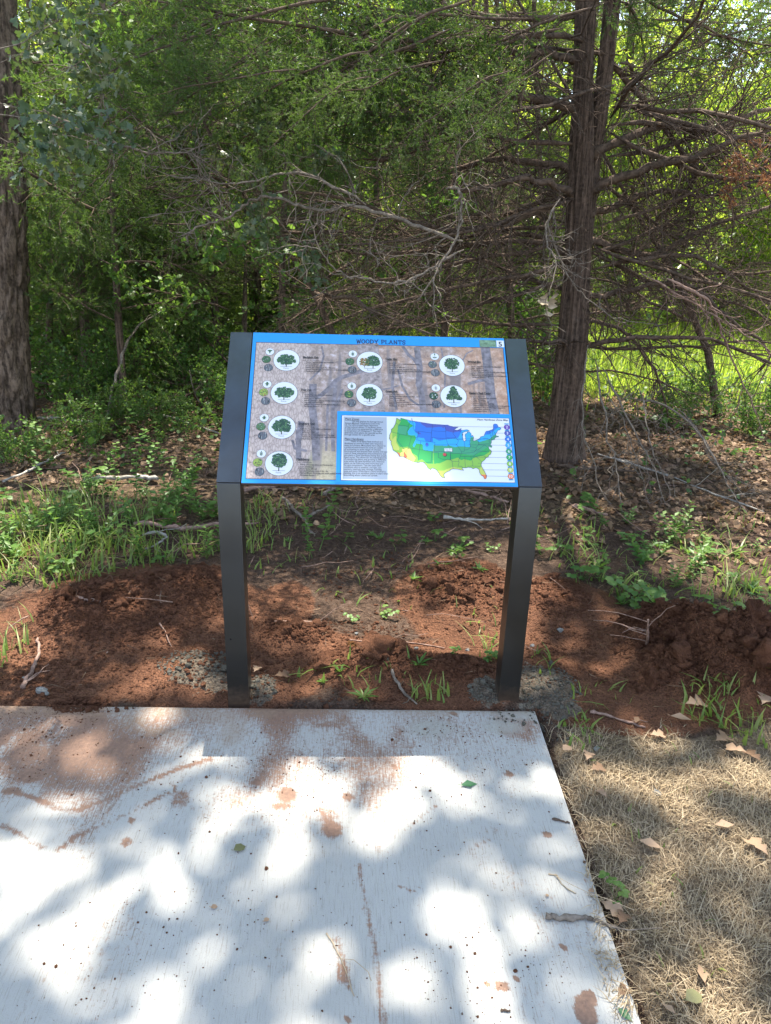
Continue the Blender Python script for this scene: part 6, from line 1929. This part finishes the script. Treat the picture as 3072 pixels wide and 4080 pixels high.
crumbs('soil_specks', [(90, 1560, 120, 40, 500), (170, 1530, 70, 16, 300), (60, 1640, 70, 60, 260), (640, 1690, 130, 80, 260), (800, 1850, 520, 330, 700), (400, 1650, 320, 100, 420), (1000, 1650, 170, 100, 320), (1050, 2100, 180, 100, 160), (300, 2050, 320, 140, 220), (1000, 1570, 150, 25, 160)], small, M['red_clod'], .0012, rs)
crumbs('cement_crumbs', [(430, 1440, 90, 35, 420), (1180, 1490, 75, 40, 420), (1050, 1500, 40, 22, 160), (570, 1490, 30, 25, 160), (1130, 1545, 80, 20, 80), (1210, 1560, 40, 40, 60)], GREY, M['grey_clod'], .0034, rs)
for k, (px, py, r_, lb) in enumerate([(1210, 1358, 9, 'white speckled stone right of the right leg'), (90, 1490, 16, 'white stone at the slab edge on the far left'), (55, 1460, 12, 'grey white stone above the far left stone'), (1420, 1710, 11, 'flat pale stone in the dry grass'),
                                      (1290, 1615, 10, 'small white stone beside the slab in the dry grass'), (1150, 1390, 7, 'pale pebble by the foot of the right leg'), (770, 1365, 6, 'white pebble on the bare soil in the middle'), (900, 1398, 6, 'white pebble under the thin reddish stick'),
                                      (1010, 1400, 6, 'little pale pebble near the right leg'), (100, 1495, 9, 'pale pebble beside the white stone on the far left'), (505, 1430, 24, 'broken grey lump of cement left of the left leg'), (485, 1455, 14, 'small lump of cement at the left leg'),
                                      (1190, 1440, 12, 'grey cement lump behind the right leg')]):
    drop((GREY if 'cement' in lb else WHIT)[k % 3], 'stone' if 'cement' not in lb else 'cement_lump', px, py, r_ * .8, lb, 'stone')

# ------------------------------------------------------------------ seedlings and weeds
def seedling_mesh(seed, kind):
    r = np.random.default_rng(seed)
    mb = MB()
    if kind == 'trefoil':
        for k in range(7):
            a_ = r.uniform(0, 6.28)
            W = wander(r, (0, 0, 0), (math.cos(a_) * .6, math.sin(a_) * .6, 1), r.uniform(.05, .12), 4, .3, .3)
            mb.tube(W, [.0014, .0012, .001, .001, .0008], 3, 0, False)
            d0 = W[-1] - W[-2]
            for q in (-1, 0, 1):
                b_ = a_ + q * 1.2
                d = np.array([[math.cos(b_), math.sin(b_), -.05]])
                mb.scatter(ROUND, ROUNDF, W[-1:], rot_batch(d, r.normal(size=1) * .25), np.array([r.uniform(.028, .042)]), 1)
    elif kind == 'stalk':
        for k in range(3):
            a_ = r.uniform(0, 6.28)
            W = wander(r, (r.normal() * .01, r.normal() * .01, 0), (math.cos(a_) * .3, math.sin(a_) * .3, 1), r.uniform(.10, .2), 7, .2)
            mb.tube(W, np.linspace(.0018, .0008, len(W)), 3, 0, False)
            for j in range(1, len(W)):
                for q in range(2):
                    b_ = j * 2.4 + q * 3.14
                    mb.scatter(LEAF4, LEAF4F, W[j:j + 1], rot_batch(np.array([[math.cos(b_), math.sin(b_), .3]]), r.normal(size=1) * .2), np.array([r.uniform(.03, .05)]), 1)
    elif kind == 'rosette':
        for k in range(11):
            a_ = k * 2.4
            d = np.array([[math.cos(a_), math.sin(a_), r.uniform(.25, 1.0)]])
            mb.scatter(LEAF4 * np.array([1, .45, 1]), LEAF4F, np.array([[0, 0, .006]]), rot_batch(d, r.normal(size=1) * .2), np.array([r.uniform(.05, .10)]), 1)
    elif kind == 'sprig':
        W = wander(r, (0, 0, 0), (r.normal() * .3, r.normal() * .3, 1), .34, 12, .25)
        mb.tube(W, np.linspace(.0022, .001, len(W)), 4, 0, False)
        for j in range(2, len(W)):
            for q in (0, 1):
                b_ = j * 1.57 + q * 3.14
                mb.scatter(ROUND, ROUNDF, W[j:j + 1], rot_batch(np.array([[math.cos(b_), math.sin(b_), .1]]), r.normal(size=1) * .2), np.array([r.uniform(.03, .045)]), 1)
    return mb.mesh('seedling', [M['weed_leaf'], M['weed_leaf']])


KINDS = {k: [seedling_mesh(800 + 10 * j + q, k) for q in range(3)] for j, k in enumerate(('trefoil', 'stalk', 'rosette', 'sprig'))}


def weeds(kind, nm, label, cat, group, spots, s_=1.0):
    for px, py, rx, ry, n_ in spots:
        x, y = gpatch(px, py, rx * 1.35, ry * 1.5, max(2, int(n_ * (.55 if px > 1150 else .72))), rs)
        for a_, b_ in zip(x, y):
            if on_slab(np.array([a_]), np.array([b_]), .03)[0]:
                continue
            o = link(nm, KINDS[kind][int(rs.integers(3))])
            o.location = (a_, b_, hz(a_, b_) - .003)
            q = s_ * rs.uniform(.65, 1.3)
            o.rotation_euler = (rs.normal() * .12, rs.normal() * .12, rs.uniform(0, 6.28))
            o.scale = (q, q, q)
            tag(o, label, cat, group)


weeds('trefoil', 'clover_seedling', 'low three leaved green weed on the soil right of the sign', 'weed', 'three leaved weeds right of the sign', [(1290, 1270, 60, 30, 11), (1460, 1310, 90, 40, 12), (1240, 1190, 60, 40, 7), (1560, 1290, 90, 50, 9), (1410, 1200, 130, 40, 9), (1230, 1090, 50, 20, 5)], .9)
weeds('stalk', 'leafy_weed', 'upright leafy weed in the green patch right of the sign', 'weed', 'leafy weeds right of the sign', [(1310, 1140, 70, 40, 9), (1450, 1170, 80, 30, 9), (1490, 1230, 90, 40, 7), (1620, 1220, 60, 60, 9), (1560, 1340, 60, 30, 4)], .9)
weeds('rosette', 'grassy_rosette', 'spiky rosette weed on the shaded soil right of the sign', 'weed', 'rosettes right of the sign', [(1390, 1210, 100, 40, 9), (1540, 1230, 100, 50, 8), (1330, 1330, 60, 30, 3)], .9)
weeds('stalk', 'leafy_weed', 'upright leafy weed in the grass left of the sign', 'weed', 'leafy weeds left of the sign', [(130, 1120, 130, 60, 17), (300, 1110, 120, 60, 13), (70, 1200, 80, 40, 8), (400, 1130, 60, 50, 6), (440, 1215, 30, 25, 4)], 1.0)
weeds('trefoil', 'clover_seedling', 'low round leaved weed in the grass left of the sign', 'weed', 'round leaved weeds left of the sign', [(120, 1070, 120, 30, 10), (330, 1150, 110, 40, 7), (230, 1240, 120, 20, 5)], 1.0)
weeds('sprig', 'sprig', 'slender sprig of paired oval leaves standing in the leaf litter', 'weed', 'oval leaved sprigs in the litter', [(330, 990, 150, 60, 12), (120, 960, 90, 40, 6), (450, 960, 50, 60, 4), (200, 1010, 120, 40, 6)], 1.0)
weeds('rosette', 'grassy_rosette', 'small rosette seedling on the bare soil between the legs', 'weed', 'rosettes between the legs', [(840, 1230, 160, 60, 7), (800, 1470, 150, 25, 5), (640, 1200, 60, 50, 4), (990, 1220, 60, 30, 3)], .6)
weeds('trefoil', 'clover_seedling', 'tiny green seedling on the bare soil between the legs', 'weed', 'seedlings between the legs', [(780, 1140, 150, 30, 6), (900, 1190, 120, 40, 6), (730, 1280, 100, 60, 4), (1000, 1450, 60, 30, 3), (1060, 1120, 40, 30, 4)], .6)
for k, (px, py, kind, s_, lb) in enumerate([(690, 1190, 'sprig', 1.15, 'tall sprig of round dark leaves standing under the left half of the panel'), (675, 1205, 'sprig', .8, 'shorter leafy sprig beside the tall round leaved one'), (860, 1065, 'stalk', 1.1, 'feathery green weed under the middle of the panel'),
                                              (785, 1505, 'rosette', .8, 'broad leaved weed at the slab edge between the legs'), (1330, 1935, 'trefoil', .55, 'small round leaved weed in the dry grass beside the slab')]):
    g = G(px, py)
    o = link('leafy_sprig', KINDS[kind][k % 3])
    o.location = (g[0], g[1], hz(g[0], g[1]))
    o.scale = (s_, s_, s_)
    tag(o, lb, 'weed')

# ------------------------------------------------------------------ single fallen leaves one can point at
def fallen(px, py, spx, mat, az, label, kind='oak', curl=.35, tilt=.1):
    g = G(px, py)
    s_ = np.linalg.norm((G(px + spx, py) - g)[:2])
    mb = MB()
    sub = 3
    V = (OAKL if kind == 'oak' else ROUND if kind == 'round' else LEAF4).copy()
    F = OAKLF if kind == 'oak' else ROUNDF if kind == 'round' else LEAF4F
    V = V * s_
    V[:, 2] = curl * (V[:, 1] ** 2) / s_ * 2 + .06 * s_ * np.sin(V[:, 0] / s_ * 5)
    V[:, 0] -= s_ / 2
    mb.add(V, F)
    mb.tube([V[0] + [0, 0, .001], V[0] + [-.18 * s_, .03 * s_, .004]], [.0009, .0008], 4)
    o = mb.build('fallen_leaf', [mat], None)
    zz = .004 if on_slab(np.array([g[0]]), np.array([g[1]]))[0] else hz(g[0], g[1]) + .022
    o.location = (g[0], g[1], zz + .1 * s_ * tilt)
    o.rotation_euler = (tilt, tilt * .5, az)
    return tag(o, label, 'leaf')


M['green_leaf'] = leaf_mat('fresh_leaf', [(.03, .12, .05), (.035, .13, .05)], [(.06, .2, .05), (.06, .2, .05)], .2, .45, .4)
M['olive_leaf'] = leaf_mat('olive_leaf', [(.16, .16, .07), (.18, .17, .08)], [(.2, .2, .08), (.2, .2, .08)], .2, .55, .3)
M['tan_leaf'] = leaf_mat('tan_leaf', [(.30, .19, .12), (.38, .26, .17)], [(.4, .25, .14), (.4, .25, .14)], .15, .6, .25)
for px, py, s_, mat, az, lb, kd in [
        (1014, 1697, 40, 'green_leaf', .2, 'single pointed green leaf lying on the slab right of centre', 'leaf'), (1350, 2195, 40, 'green_leaf', -.9, 'green leaf at the slab edge in the bottom right corner', 'leaf'),
        (518, 1835, 28, 'olive_leaf', .5, 'olive leaf lying in the mud stain on the slab', 'round'), (463, 1962, 15, 'tan_leaf', .2, 'round brown leaf scrap in the bright patch on the slab', 'round'),
        (576, 1990, 14, 'tan_leaf', .7, 'small brown leaf scrap on the slab left of the streak', 'round'), (1182, 1937, 10, 'tan_leaf', 1.2, 'tiny tan leaf on the slab by the curled stalk', 'round'), (1278, 1927, 14, 'tan_leaf', .3, 'tan leaf scrap by the thick broken twig', 'round'),
        (1635, 1838, 55, 'tan_leaf', 1.9, 'big lobed tan leaf lying on the dry grass at the right edge', 'oak'), (1565, 1787, 46, 'tan_leaf', .1, 'narrow brown leaf lying on the dry grass', 'leaf'), (1405, 1830, 50, 'tan_leaf', -.4, 'rolled brown leaf on the bare patch of turf', 'leaf'),
        (1320, 1960, 48, 'tan_leaf', -.7, 'crumpled tan leaf at the slab edge above the twig', 'oak'), (1345, 1985, 40, 'litter', .9, 'brown leaf tucked beside the thick broken twig', 'oak'), (1498, 2160, 44, 'olive_leaf', .3, 'olive brown leaf in the dry grass near the bottom', 'round'),
        (1515, 2110, 48, 'litter', 1.4, 'narrow curled leaf standing in the dry grass', 'leaf'), (1445, 2180, 34, 'tan_leaf', 2.2, 'small tan leaf near the bottom of the turf', 'leaf'), (1345, 2145, 36, 'litter', .6, 'leaf at the slab edge low in the turf', 'oak'),
        (1500, 1537, 52, 'tan_leaf', .2, 'lobed pinkish leaf below the right soil mound', 'oak'), (1470, 1560, 44, 'tan_leaf', -.2, 'pale folded leaf below the right soil mound', 'leaf'), (1560, 1600, 46, 'litter', .5, 'brown lobed leaf in the grass tuft right', 'oak'),
        (1590, 1625, 44, 'tan_leaf', 2.6, 'lobed leaf behind the brown one in the grass tuft', 'oak'), (1640, 1560, 50, 'tan_leaf', .9, 'tan oak leaf at the right edge below the mound', 'oak'), (1625, 1640, 44, 'litter', 1.9, 'curled leaf at the right edge of the turf', 'oak'),
        (1270, 1640, 34, 'tan_leaf', 1.1, 'pale oak leaf beside the slab edge', 'oak'), (1290, 1665, 36, 'litter', .3, 'brown leaf at the slab edge below the pale oak leaf', 'oak'), (1300, 1720, 30, 'tan_leaf', 2.0, 'leaf between slab and dry grass', 'oak'),
        (1225, 1620, 26, 'tan_leaf', .5, 'small leaf lying over the slab edge', 'round'), (610, 1470, 34, 'litter', .3, 'pale leaf among the soil by the left leg', 'oak'), (555, 1462, 26, 'tan_leaf', 1.3, 'small leaf on the soil at the slab edge', 'oak'),
        (1375, 1560, 30, 'litter', 1.0, 'white tan leaf near the twig right of the slab corner', 'leaf'), (1420, 1590, 34, 'tan_leaf', .1, 'leaf on the red soil patch at the top of the turf', 'oak')]:
    fallen(px, py, s_, M[mat], az, lb, kd)
